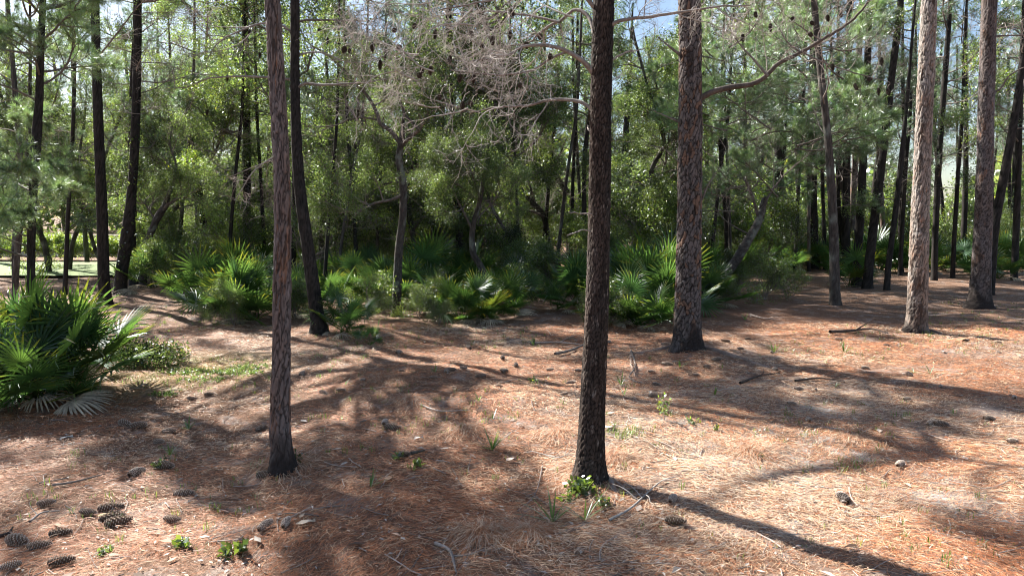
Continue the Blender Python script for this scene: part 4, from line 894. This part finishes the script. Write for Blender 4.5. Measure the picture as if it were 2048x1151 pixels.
# ------------------------------------------------------------------ litter
rsl = np.random.RandomState(4)
def scatter(n, y0=2.2, y1=16, p=1.3):
    u = rsl.rand(n * 2); e = 1 - p
    Y = (y0 ** e + u * (y1 ** e - y0 ** e)) ** (1 / e); X = rsl.uniform(-1, 1, n * 2) * (Y * .85 + 2.6)
    return X[:n], Y[:n]
def litter():
    n = 680000; X, Y = scatter(n, 2.5, 12.5, 1.0001)
    # drift: keep fewer needles on bare sand
    dens = snoise(X, Y, 0 * X, 31, 1.6) + .6 * snoise(X, Y, 0 * X, 33, 4); keep = rsl.rand(n) < np.clip(.68 + dens * .55, .10, 1); keep &= rsl.rand(n) > sandy(X, Y) * .85; X, Y = X[keep], Y[keep]; n = len(X)
    flow = snoise(X, Y, 0 * X, 32, .7) * 2.2
    a = np.where(rsl.rand(n) < .45, flow + rsl.normal(size=n) * .5, rsl.uniform(0, 6.28, n)); Ln = rsl.uniform(.035, .105, n); w = (.0003 + .00014 * Y) * rsl.uniform(.7, 1.3, n)
    lift = rsl.exponential(.006, n) + .002; tilt = rsl.normal(size=n) * .10
    d = np.c_[np.cos(a), np.sin(a)]; c0 = np.c_[X, Y] - d * Ln[:, None] / 2; c1 = np.c_[X, Y] + d * Ln[:, None] / 2; bow = rsl.normal(size=(n, 1)) * .012
    cm = np.c_[X, Y] + np.c_[-d[:, 1], d[:, 0]] * bow
    s = np.c_[-d[:, 1], d[:, 0]] * w[:, None]
    z0 = ground(c0[:, 0], c0[:, 1]) + lift - tilt * Ln / 2; z1 = ground(c1[:, 0], c1[:, 1]) + lift + tilt * Ln / 2; zm = np.maximum(ground(X, Y) + lift + .004, (z0 + z1) / 2)
    z0 = np.maximum(z0, ground(c0[:, 0], c0[:, 1]) - .002); z1 = np.maximum(z1, ground(c1[:, 0], c1[:, 1]) - .002)
    V = np.stack([np.c_[c0 - s, z0], np.c_[c0 + s, z0 + w * .8], np.c_[cm + s, zm + w * .8], np.c_[cm - s, zm], np.c_[c1 + s * .4, z1], ], 1)
    b = np.arange(n)[:, None] * 5
    q = b + np.array([[0, 3, 2, 1]]); t = b + np.array([[3, 4, 2]])
    r = rsl.rand(n, 1) + (np.clip(snoise(X, Y, 0 * X, 35, .9) * .5 + .17 * np.tanh(X - .3) * (Y < 8.5) - .05, -.25, .26))[:, None]; cc = np.where(r < .40, (.43, .158, .066), np.where(r < .58, (.20, .078, .042), np.where(r < .95, (.60, .40, .25), (.60, .49, .38)))) * rsl.uniform(.7, 1.3, (n, 1))  # paler straw toward the right foreground: bright sun painted into needle colour
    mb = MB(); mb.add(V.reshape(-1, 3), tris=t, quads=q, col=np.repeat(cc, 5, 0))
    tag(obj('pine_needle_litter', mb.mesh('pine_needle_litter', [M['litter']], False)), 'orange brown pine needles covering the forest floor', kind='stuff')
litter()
def straw_mounds():
    mb = MB(); V = []
    for mx_, my_, r_, h_ in MOUNDS:
        if my_ > 12: continue
        n = 900 if my_ < 7 else 400
        for i in range(n):
            a = rsl.uniform(0, 6.28); q = abs(rsl.normal()) * r_ * .8; x = mx_ + q * math.cos(a); y = my_ + q * math.sin(a); da = rsl.uniform(0, 6.28) if rsl.rand() < .5 else a + rsl.normal() * .5
            Ln = rsl.uniform(.07, .16); d = np.array([math.cos(da), math.sin(da)]); P = []
            for t in (0, .5, 1):
                xx, yy = x + d[0] * Ln * t, y + d[1] * Ln * t; P.append((xx, yy, float(ground(xx, yy)) + .008 + .03 * math.sin(t * 3.14) * rsl.rand() + .01 * rsl.rand()))
            V.append(P)
    V = np.array(V); n = len(V); d = nrm(V[:, 2] - V[:, 0]); s = np.cross(d, [0, 0, 1.0]) * .0013; s = s[:, None]
    VV = np.concatenate([V - s, V + s], 1); b = np.arange(n)[:, None] * 6
    q = np.concatenate([b + np.array([[0, 1, 4, 3]]), b + np.array([[1, 2, 5, 4]])])
    r = rsl.rand(n, 1); cc = np.where(r < .6, (.36, .16, .08), (.52, .38, .27)) * rsl.uniform(.7, 1.3, (n, 1))
    mb.add(VV.reshape(-1, 3), quads=q, col=np.repeat(cc, 6, 0))
    tag(obj('straw_heaps', mb.mesh('straw_heaps', [M['litter']], False)), 'heaped up tussocks of fallen pine straw', kind='stuff')
straw_mounds()
def flakes():
    n = 8500; X, Y = scatter(n, 2.6, 17, 1.1); a = rsl.uniform(0, 6.28, n); Ln = rsl.uniform(.008, .026, n) * (1 + (rsl.rand(n) < .06) * 1.3); w = Ln * rsl.uniform(.25, .5, n)
    d = np.c_[np.cos(a), np.sin(a)]; s = np.c_[-d[:, 1], d[:, 0]]; z = ground(X, Y) + .012 + rsl.exponential(.006, n); c = np.c_[X, Y]
    h = Ln * rsl.uniform(-.1, .4, n)
    V = np.stack([np.c_[c - d * Ln[:, None], z], np.c_[c + s * w[:, None], z + h], np.c_[c + d * Ln[:, None], z + h * .3], np.c_[c - s * w[:, None], z + h * .8]], 1)
    r = rsl.rand(n, 1); cc = np.where(r < .45, (.40, .35, .31), np.where(r < .75, (.42, .28, .20), (.16, .10, .07))) * rsl.uniform(.7, 1.2, (n, 1))
    mb = MB(); mb.add(V.reshape(-1, 3), quads=np.arange(n * 4).reshape(-1, 4), col=np.repeat(cc, 4, 0))
    tag(obj('fallen_leaves', mb.mesh('fallen_leaves', [M['flake']], False)), 'dry oak leaves and bark flakes scattered on the needles', kind='stuff')
    mb = MB()
    for i in range(1000):
        x, y = scatter(1, 2.8, 15, 1.1); x, y = float(x[0]), float(y[0]); L_ = rsl.uniform(.06, .35); A = grow(rsl, (x, y, 0), (rsl.normal(), rsl.normal(), 0), L_, 4, .15); A[:, 2] = ground(A[:, 0], A[:, 1]) + .012
        tube(mb, A, rsl.uniform(.0018, .005), 4, GREY * rsl.uniform(.5, 1.5))
    tag(obj('fallen_twigs', mb.mesh('fallen_twigs', [M['twig']])), 'small broken twigs strewn over the forest floor', kind='stuff')
flakes()
def grass():
    mb = MB(); V = []; C = []
    zones = [(880, 675, 250, 25, 150), (1950, 650, 110, 60, 150), (1680, 940, 80, 20, 18), (1640, 850, 200, 40, 40), (400, 745, 190, 40, 110), (520, 740, 70, 15, 30), (680, 710, 80, 20, 30), (1240, 865, 50, 15, 60), (1900, 1080, 140, 60, 22), (350, 640, 130, 25, 120), (1700, 690, 150, 40, 80), (1000, 800, 500, 150, 90), (1500, 900, 550, 220, 90), (300, 1000, 300, 120, 60), (800, 820, 250, 60, 60), (150, 600, 120, 30, 160)]
    for cx_, cy_, rx, ry, n in zones:
        for i in range(n):
            a = rsl.uniform(0, 6.28); q = math.sqrt(rsl.rand()); g = gp(cx_ + rx * q * math.cos(a), min(1150, cy_ + ry * q * math.sin(a))); h = rsl.uniform(.02, .075)
            for b in range(rsl.randint(3, 9)):
                o = g + np.array([rsl.normal() * .02, rsl.normal() * .02, 0]); aa = rsl.uniform(0, 6.28); d = np.array([math.cos(aa), math.sin(aa), 0]); s = np.array([-d[1], d[0], 0]) * .0022
                t = o + d * h * .5 + np.array([0, 0, h]); m = o + d * h * .15 + np.array([0, 0, h * .6]); V.append([o - s, o + s, m + s * .8, m - s * .8, t]); C.append(rsl.uniform(.6, 1.3) * np.array([1, 1, 1]) * (1 if rsl.rand() < .75 else np.array([1.4, 1.1, .8])))
    V = np.array(V); n = len(V); b = np.arange(n)[:, None] * 5
    mb.add(V.reshape(-1, 3), quads=b + np.array([[0, 1, 2, 3]]), tris=b + np.array([[3, 2, 4]]), col=np.repeat(np.array(C), 5, 0))
    tag(obj('grass', mb.mesh('grass', [M['grass']], False)), 'sparse green grass blades poking through the needles', kind='stuff')
    mb = MB(); P = []
    for cx_, cy_, rx, ry, n in [(380, 745, 60, 8, 16), (470, 745, 60, 6, 16), (330, 790, 30, 4, 6), (500, 735, 40, 6, 8), (400, 760, 50, 6, 8)]:
        for i in range(n * 8): a = rsl.uniform(0, 6.28); q = math.sqrt(rsl.rand()); P.append(gp(cx_ + rx * q * math.cos(a), cy_ + ry * q * math.sin(a)) + np.array([0, 0, .014]))
    leaves(mb, rsl, np.array(P), 7, .012, .022, 0, .8)
    tag(obj('moss', mb.mesh('moss', [M['grass']])), 'low yellow green moss patches on the sunlit needles', kind='stuff')
    mb = MB(); P = []
    for i in range(420): a = rsl.uniform(0, 6.28); q = math.sqrt(rsl.rand()); P.append(gp(295 + 75 * q * math.cos(a), 718 + 24 * q * math.sin(a)) + np.array([0, 0, rsl.uniform(.02, .14)]))
    leaves(mb, rsl, np.array(P), 9, .05, .042, 0, .6)
    tag(obj('ground_creeper', mb.mesh('ground_creeper', [M['oak']])), 'patch of low blue green creeper right of the left palmettos', kind='stuff')
grass()

# ------------------------------------------------------------------ pine cones
def cone_mesh(rs, Lc, open_=1.0, tone=1.0):
    mb = MB(); n = 110; ga = 2.39996
    t = np.linspace(0, 1, 12); prof = Lc * .17 * np.sin(np.pi * (t * .86 + .10)) ** .8
    tube(mb, np.c_[np.zeros(12), np.zeros(12), t * Lc], prof, 9, np.array([.12, .075, .05]) * tone)
    for i in range(n):
        f = (i + .5) / n; r = Lc * .17 * math.sin(math.pi * (f * .86 + .10)) ** .8; a = i * ga; z = f * Lc
        o = np.array([math.cos(a), math.sin(a), 0]); s = np.array([-math.sin(a), math.cos(a), 0]); w = Lc * .055 * (1.15 - .5 * f); up = np.array([0, 0, 1])
        b = o * r * .75 + up * z; e = o * (r + Lc * .075 * open_ * (1 - .4 * f)) + up * (z + Lc * .05)
        th_ = Lc * .018
        V = [b - s * w * .6, b + s * w * .6, e + s * w, e - s * w, e + up * -th_ + s * w * .6, e - up * th_ - s * w * .6, e + o * Lc * .02 - up * th_ * .3]
        c = np.array([[.11, .07, .05]] * 2 + [[.42, .36, .31]] * 2 + [[.10, .07, .055]] * 2 + [[.58, .52, .46]]) * tone * rs.uniform(.7, 1.2)
        mb.add(V, quads=[(0, 1, 2, 3), (0, 5, 4, 1)], tris=[(3, 2, 6), (2, 4, 6), (4, 5, 6), (5, 3, 6)], col=c)
    return mb.mesh('pine_cone', [M['cone']], False)
rc = np.random.RandomState(6)
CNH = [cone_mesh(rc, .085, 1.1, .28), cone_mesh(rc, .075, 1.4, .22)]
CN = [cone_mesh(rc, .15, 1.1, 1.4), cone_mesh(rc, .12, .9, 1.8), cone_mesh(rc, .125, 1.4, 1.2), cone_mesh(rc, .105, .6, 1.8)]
def cone(px, py, label, ang=None, sc=1.0, group='fallen pine cones', v=None):
    g = gp(px, py); o = obj('pine_cone', CN[rc.randint(4) if v is None else v])
    a = rc.uniform(0, 6.28) if ang is None else R(ang); s = sc * (rc.uniform(1.0, 1.25) if py > 930 else rc.uniform(.75, 1.1))
    o.matrix_basis = Matrix.Translation((g[0], g[1], g[2] + rc.uniform(.014, .026) * s + .004)) @ Matrix.Rotation(a, 4, 'Z') @ Matrix.Rotation(R(90 + rc.uniform(-8, 8)), 4, 'Y') @ Matrix.Rotation(rc.uniform(0, 6), 4, 'Z') @ Matrix.Translation((0, 0, -.06)) @ Matrix.Scale(s, 4)
    tag(o, label, 'pine cone', group); return o
for px, py, lb, an in [(92, 1012, 'brown pine cone lying crosswise above the forked stick at lower left', 5), (177, 1030, 'pale pine cone left of the yellow dry leaf', 0), (215, 1020, 'pale pine cone just behind the yellow dry leaf', 30),
                       (218, 1042, 'rear one of two dark cones touching at lower left', 20), (230, 1052, 'large front cone of the touching pair at lower left', 15), (120, 1072, 'dark cone above the long one at lower left', 25), (78, 1096, 'long grey pine cone pointing up right in the lower left corner', 30),
                       (30, 1088, 'dark round cone between needles, second from the left edge', -20), (20, 1140, 'half buried cone at the very lower left corner', 60), (120, 1130, 'dark open cone at the bottom left below the long grey one', 35), (344, 1045, 'single open cone right of the touching pair', -10),
                       (365, 992, 'dark cone with a broken stem in the shade below the pink barked pine', 30), (270, 952, 'upright looking cone standing on the shaded needles at left', 80), (322, 935, 'cone with green leaves growing past it at left', 0), (530, 1058, 'squat brown cone seen end on at lower centre left', 70), (572, 1052, 'small dark cone beside the flat tan leaf', 90),
                       (528, 955, 'grey cone at the foot of the pink barked pine', -5), (248, 850, 'dark cone at the upper left of the shaded patch', -20), (272, 856, 'grey cone beside the dark one in the shaded patch', 10), (338, 866, 'cone standing alone in the shaded left patch', 30), (320, 886, 'flattened grey cone in the shaded left patch', -5),
                       (524, 860, 'tiny round cone left of the pink barked pine', 40), (683, 782, 'pale cone in the sun right of the pink barked pine', 0), (782, 858, 'grey cone lying below a short reddish stump', 0), (770, 850, 'reddish open cone standing on its end', 90), (810, 913, 'dark open cone with narrow leaves at centre', 0),
                       (1347, 1047, 'light brown cone in the sun next to the long trunk shadow', -25), (1345, 1003, 'dark cone in the trunk shadow of the charred pine', 60), (1617, 842, 'dark open cone standing in the shade on the right', 70), (1585, 810, 'closed grey cone on the right in the shade', 0), (1598, 781, 'closed reddish cone above the grey one on the right', 0),
                       (1862, 848, 'left cone of the pale pair at the right side', 25), (1880, 851, 'right cone of the pale pair at the right side', -5), (2026, 885, 'pale cone near the right edge in full sun', 5), (1978, 840, 'tan cone on the shaded strip near the right edge', 0), (1800, 932, 'flattened dark open cone on the sunny right ground', 40),
                       (1687, 1003, 'small pale cone standing up on the sunny right ground', 90), (1730, 738, 'small closed cone on the sunny strip below the sunlit pine', 0), (1815, 800, 'small reddish cone beyond the shaded strip on the right', 20), (897, 743, 'round cone in the grassy tuft row at centre', 30),
                       (870, 757, 'whitish cone beside pale bark chips at centre', 0), (1008, 741, 'pale long cone right of centre on brown needles', 5), (1032, 733, 'small upright grey cone behind the pale long one', 90), (1100, 742, 'tan cone by dark sticks left of the charred pine', 0), (1140, 768, 'dark open cone close to the left side of the charred pine', 20),
                       (1305, 745, 'pale cone among the roots of the plated pine', 10), (1331, 730, 'grey cone behind the roots of the plated pine', 0), (1330, 690, 'cone left of the foot of the plated pine', 0), (1395, 752, 'closed cone below the foot of the plated pine', 0), (1415, 735, 'dark cone on the shadow line of the plated pine', 10)]:
    cone(px, py, lb, an)
for i in range(28):
    px = rc.uniform(600, 2040); py = rc.uniform(665, 800)
    o_ = cone(px, py, 'small pine cone scattered on the brown needles of the middle ground', None, .9, 'pine cones of the middle ground'); auto(o_, px, 'small distant cone')
for i in range(9):
    px = rc.uniform(230, 1150); o_ = cone(px, rc.uniform(690, 800), 'small dull pine cone on the left middle ground', None, .9, 'pine cones of the left middle ground'); auto(o_, px, 'dull distant cone')
# cones hanging in the dead branches (parts of their trees)
def hang(T, px, py, dy, sc=1.0):
    p = at(px, py, T.base[1] + dy) - T.base; o = obj('pine_cone', CNH[rc.randint(2)], T.o)
    o.matrix_basis = Matrix.Translation(tuple(p)) @ Matrix.Rotation(R(rc.uniform(100, 175)), 4, 'X') @ Matrix.Rotation(rc.uniform(0, 6), 4, 'Z') @ Matrix.Scale(sc, 4)
    # its stalk
    mb = MB(); tube(mb, np.array([p, p + np.array([.02, .01, .05]), p + np.array([.05, .02, .07])]), .003, 4, BK * 2); obj('stalk', mb.mesh('stalk', [M['twig']]), T.o)
for px, py in [(870, 60), (800, 95), (1020, 60), (1100, 110), (920, 150), (880, 190), (1040, 170), (745, 85), (1080, 70), (790, 60), (760, 120), (900, 112), (840, 148), (845, 132), (943, 68), (985, 72), (1003, 122), (1053, 86), (862, 134), (947, 146), (925, 203), (942, 206), (965, 88), (1025, 20), (830, 50), (690, 95)]: hang(T2, px, py, rc.uniform(-.2, .3), .9)
for px, py in [(1485, 68), (1540, 48), (1510, 25), (1583, 38), (1664, 128), (1709, 168), (1735, 158), (1757, 176), (1774, 178), (1762, 115), (1622, 44), (1618, 66), (1655, 30), (1680, 22)]: hang(T3, px, py, -.4, 1.35)
for px, py in [(415, 220), (455, 150), (520, 105), (690, 70), (700, 98), (640, 60), (655, 75), (560, 130), (500, 60)]: hang(T6, px, py, .2, 1.3)

# ------------------------------------------------------------------ fallen branches and small plants
def stick(pts, r, label, col=GREY, forks=2, name='fallen_branch'):
    P = np.array([gp(x, y) for x, y in pts]); P[:, 2] += r + .012; b = P[0].copy(); Q = smooth(P, 18); mb = MB()
    tube(mb, Q - b, np.linspace(r, r * .4, 18), 7, np.asarray(col)[None] * rc.uniform(.7, 1.2, (18, 1)))
    for i in range(forks):
        j = rc.randint(5, 15); d = nrm(nrm(Q[j + 1] - Q[j]) + np.array([rc.normal() * .7, rc.normal() * .7, .25])); B = grow(rc, Q[j] - b, d, rc.uniform(.1, .3) * (r / .012) ** .5, 5, .2); tube(mb, B, np.linspace(r * .5, r * .15, 6), 5, col)
    tag(obj(name, mb.mesh(name, [M['bark']]), None, tuple(b)), label, 'branch', 'fallen branches')
stick([(1218, 1045), (1262, 1020), (1300, 985), (1325, 965), (1350, 958)], .009, 'arched grey branch lying over the shadow at the foot of the charred pine', PALE, 4)
stick([(1085, 935), (1075, 980), (1060, 1005), (1035, 1025)], .006, 'thin curved twig between the fan seedling and the charred pine', GREY, 3)
stick([(1060, 905), (1090, 912), (1120, 918), (1140, 905)], .005, 'thin dry twig with curled side shoots left of the charred pine', PALE, 6)
stick([(60, 1048), (85, 1030), (120, 1026)], .009, 'forked grey stick at the lower left below a cone', PALE * .9, 1)
stick([(0, 1078), (18, 1072), (26, 1060)], .012, 'black stick at the left edge of the lower left corner', DARK, 0)
stick([(105, 975), (150, 968), (210, 952)], .010, 'half buried stick in the shade at left', GREY * .8, 0)
stick([(870, 1092), (900, 1108), (912, 1150)], .012, 'broken stick beside the straw heap at the bottom', GREY, 2)
stick([(840, 812), (880, 825), (938, 823)], .009, 'pale straight stick in the sun at centre', PALE, 0)
stick([(720, 847), (752, 838)], .008, 'short dark stick left of the reddish cone', GREY * .7, 0)
stick([(822, 912), (850, 906)], .016, 'stubby brown stick right of the open cone with leaves', BROWN, 0)
stick([(1660, 668), (1700, 666), (1740, 662), (1775, 670)], .03, 'dark fallen branch with an upright fork between the right hand pines', DARK * 1.6, 2)
stick([(1500, 632), (1530, 640), (1560, 642)], .02, 'short branch with raised fork on the shaded needles right of the plated pine', GREY, 2)
stick([(1110, 712), (1140, 705), (1175, 690)], .025, 'dark log end left of the charred pine', GREY * .7, 1)
stick([(1060, 690), (1110, 688), (1160, 692)], .02, 'grey sticks lying side by side in the shade left of the charred pine', GREY, 2)
stick([(1590, 765), (1640, 760), (1690, 768)], .015, 'dark curved stick on the shadow line on the right', DARK * 1.5, 1)
stick([(1480, 770), (1520, 755), (1560, 750)], .018, 'dark stick on the shaded ground below the plated pine', DARK * 1.5, 1)
stick([(1640, 858), (1690, 862)], .009, 'short pale stick on the sunny edge of the right shade', PALE, 0)
stick([(1262, 704), (1270, 735), (1258, 760), (1290, 770)], .015, 'thick weathered root piece left of the plated pine', GREY * .8, 2)
def sprout(px, py, label, n=7, h=.28, kind='fan', group='palmetto seedlings'):
    g = gp(px, py); mb = MB()
    for i in range(n):
        a = rc.uniform(0, 6.28) if kind != 'fan' else rc.uniform(0, 6.28); ln = h * rc.uniform(.6, 1.1); d = np.array([math.cos(a), math.sin(a), 0]); s = np.array([-d[1], d[0], 0]); w = .007 if kind == 'fan' else .02
        el = rc.uniform(.5, 1.3); rows = []
        for t in (0, .35, .7, 1):
            c = d * ln * math.cos(el) * t + np.array([0, 0, ln * math.sin(el) * t - .15 * ln * t * t]); ww = w * (1 - abs(t - .35) * 1.4); ww = max(ww, .0008); rows += [c - s * ww + np.array([0, 0, ww * .5]), c, c + s * ww + np.array([0, 0, ww * .5])]
        q = []
        for j in range(3): b = j * 3; q += [(b, b + 1, b + 4, b + 3), (b + 1, b + 2, b + 5, b + 4)]
        mb.add(rows, quads=q, col=np.ones(3) * rc.uniform(.8, 1.3))
    tag(obj('seedling', mb.mesh('seedling', [M['grass'] if kind == 'fan' else M['holly']], False), None, tuple(g)), label, 'seedling', group)
for px, py, lb, n, h in [(985, 900, 'dark green fan shaped palmetto seedling left of the charred pine', 16, .26), (1105, 1045, 'long leaved palmetto seedling at the foot of the charred pine', 10, .3), (1170, 1040, 'flat spreading palmetto leaf right of the long leaved seedling', 7, .32), (378, 858, 'yellow green grass like seedling in the left shade', 9, .16),
                         (742, 975, 'small dark seedling with three blades in the centre shade', 5, .17), (957, 802, 'tiny upright seedling in the centre', 5, .13), (985, 838, 'thin slanting seedling above the fan seedling', 3, .16), (1068, 692, 'spiky grey green seedling in shade left of the charred pine', 9, .26), (1548, 705, 'yellow green spiky seedling in the sun strip', 10, .26),
                         (1688, 705, 'bright bushy seedling in the sun strip on the right', 14, .24), (1242, 770, 'green spiky seedling between the charred and plated pines', 6, .26), (1248, 790, 'lower spiky seedling between the charred and plated pines', 5, .2), (1860, 748, 'green blade tuft on the right sunny strip', 5, .2), (1826, 745, 'smaller green blade tuft beside the other on the right', 4, .16),
                         (870, 745, 'light green tuft among pale bark chips', 8, .16), (660, 745, 'small green tuft right of the pink barked pine', 5, .12), (1360, 735, 'small green tuft at the root of the plated pine', 7, .2), (1670, 775, 'tiny green seedling on the right shadow line', 4, .14), (340, 910, 'olive seedling with stiff blades in the left shade', 9, .13),
                         (690, 770, 'narrow grass tuft in the sun right of the pink barked pine', 4, .12), (1490, 640, 'pale spiky seedling in shade right of the plated pine', 8, .24), (1355, 660, 'yellow green seedling touching the plated pine', 8, .24), (1430, 790, 'small tuft of blades below the plated pine', 6, .14)]:
    sprout(px, py, lb, n, h)
def leafy(px, py, label, n, h, rad, size, m='holly', group='small leafy plants'):
    g = gp(px, py); mb = MB(); P = []
    for i in range(n):
        a = rc.uniform(0, 6.28); d = np.array([math.cos(a) * rad / h, math.sin(a) * rad / h, 1]); A = grow(rc, (0, 0, 0), d, h * rc.uniform(.6, 1.15), 4, .12); tube(mb, A, .002, 3, GREY * .8, 1); P += [A[2], A[3], A[4]]
    leaves(mb, rc, np.array(P), 4, size * .35, size, 0, .55)
    tag(obj('leafy_plant', mb.mesh('leafy_plant', [M[m], M['twig']]), None, tuple(g)), label, 'plant', group)
leafy(1162, 985, 'bushy bright green plant at the foot of the charred pine', 26, .10, .10, .05)
leafy(1205, 1010, 'small olive sprig beside the roots of the charred pine', 8, .08, .08, .03)
leafy(1328, 840, 'thin upright leafy sprig in the sun right of the charred pine', 5, .22, .04, .035)
leafy(1385, 845, 'flat green sprig right of the thin upright sprig', 4, .06, .07, .04)
leafy(470, 1105, 'dark glossy broad leaved seedling at the bottom left', 6, .05, .07, .06)
leafy(368, 1092, 'bright little leaf rosette above a hole at lower left', 5, .05, .04, .045)
leafy(210, 1105, 'trailing blue green small leaved creeper in the lower left', 16, .05, .17, .025, 'oak')
leafy(590, 925, 'grey green sprig at the foot of the pink barked pine', 4, .08, .05, .04, 'oak')
leafy(320, 935, 'pale green leaves over the cone in the left shade', 5, .07, .06, .04, 'oak')
leafy(1065, 765, 'blue green broad leaves lying in the centre sun', 4, .08, .09, .05, 'oak')
leafy(800, 915, 'two narrow grey green leaves on the centre cone', 3, .06, .05, .05, 'oak')
leafy(832, 932, 'single yellow green leaf pair in the centre shade', 2, .05, .03, .06)
leafy(1132, 1000, 'small pair of round leaves left of the bushy bright plant', 3, .06, .04, .045)
leafy(1382, 700, 'little green sprig growing at the foot of the plated pine', 8, .13, .10, .04)
leafy(1435, 862, 'tiny sprig on the sunny ground', 3, .05, .04, .03)
# big dry leaves as things
def dryleaf(px, py, label, L_, ang, col):
    g = gp(px, py); mb = MB(); rows = []
    for t, w in ((0, .02), (.3, .28), (.65, .25), (1, .02)):
        rows += [(t * L_, -w * L_, .015 + .02 * t), (t * L_, 0, .008 + .012 * math.sin(t * 3)), (t * L_, w * L_, .018)]
    q = []
    for j in range(3): b = j * 3; q += [(b, b + 1, b + 4, b + 3), (b + 1, b + 2, b + 5, b + 4)]
    mb.add(rows, quads=q, col=col); o = obj('dry_leaf', mb.mesh('dry_leaf', [M['flake']], False), None, tuple(g + np.array([0, 0, .005]))); o.rotation_euler = (0, 0, R(ang)); tag(o, label, 'leaf', 'large dry leaves')
dryleaf(195, 1036, 'yellow dry leaf between cones at lower left', .10, 15, (.62, .45, .25)); dryleaf(592, 1052, 'flat tan leaf beside a small dark cone', .12, 20, (.52, .42, .33)); dryleaf(120, 880, 'whitish curled leaf in the left shade', .10, 30, (.6, .57, .53))
dryleaf(1012, 925, 'grey brown dry leaf left of the curled twig', .10, 40, (.42, .34, .30)); dryleaf(1205, 858, 'pale leaf right behind the charred pine', .12, 5, (.62, .52, .45)); dryleaf(770, 965, 'brown folded leaf in the centre shade', .09, 60, (.30, .19, .13))
dryleaf(828, 880, 'whitish chip in the centre shade', .08, 10, (.6, .56, .53)); dryleaf(120, 802, 'long grey bark strip below the left palmettos', .22, 15, (.36, .33, .33)); dryleaf(600, 1040, 'second tan leaf right of the cones', .06, 80, (.4, .3, .22))
auto_labels()
print('objects', len(bpy.data.objects), 'tris', sum(len(m.loops) - 2 * len(m.polygons) for m in bpy.data.meshes))
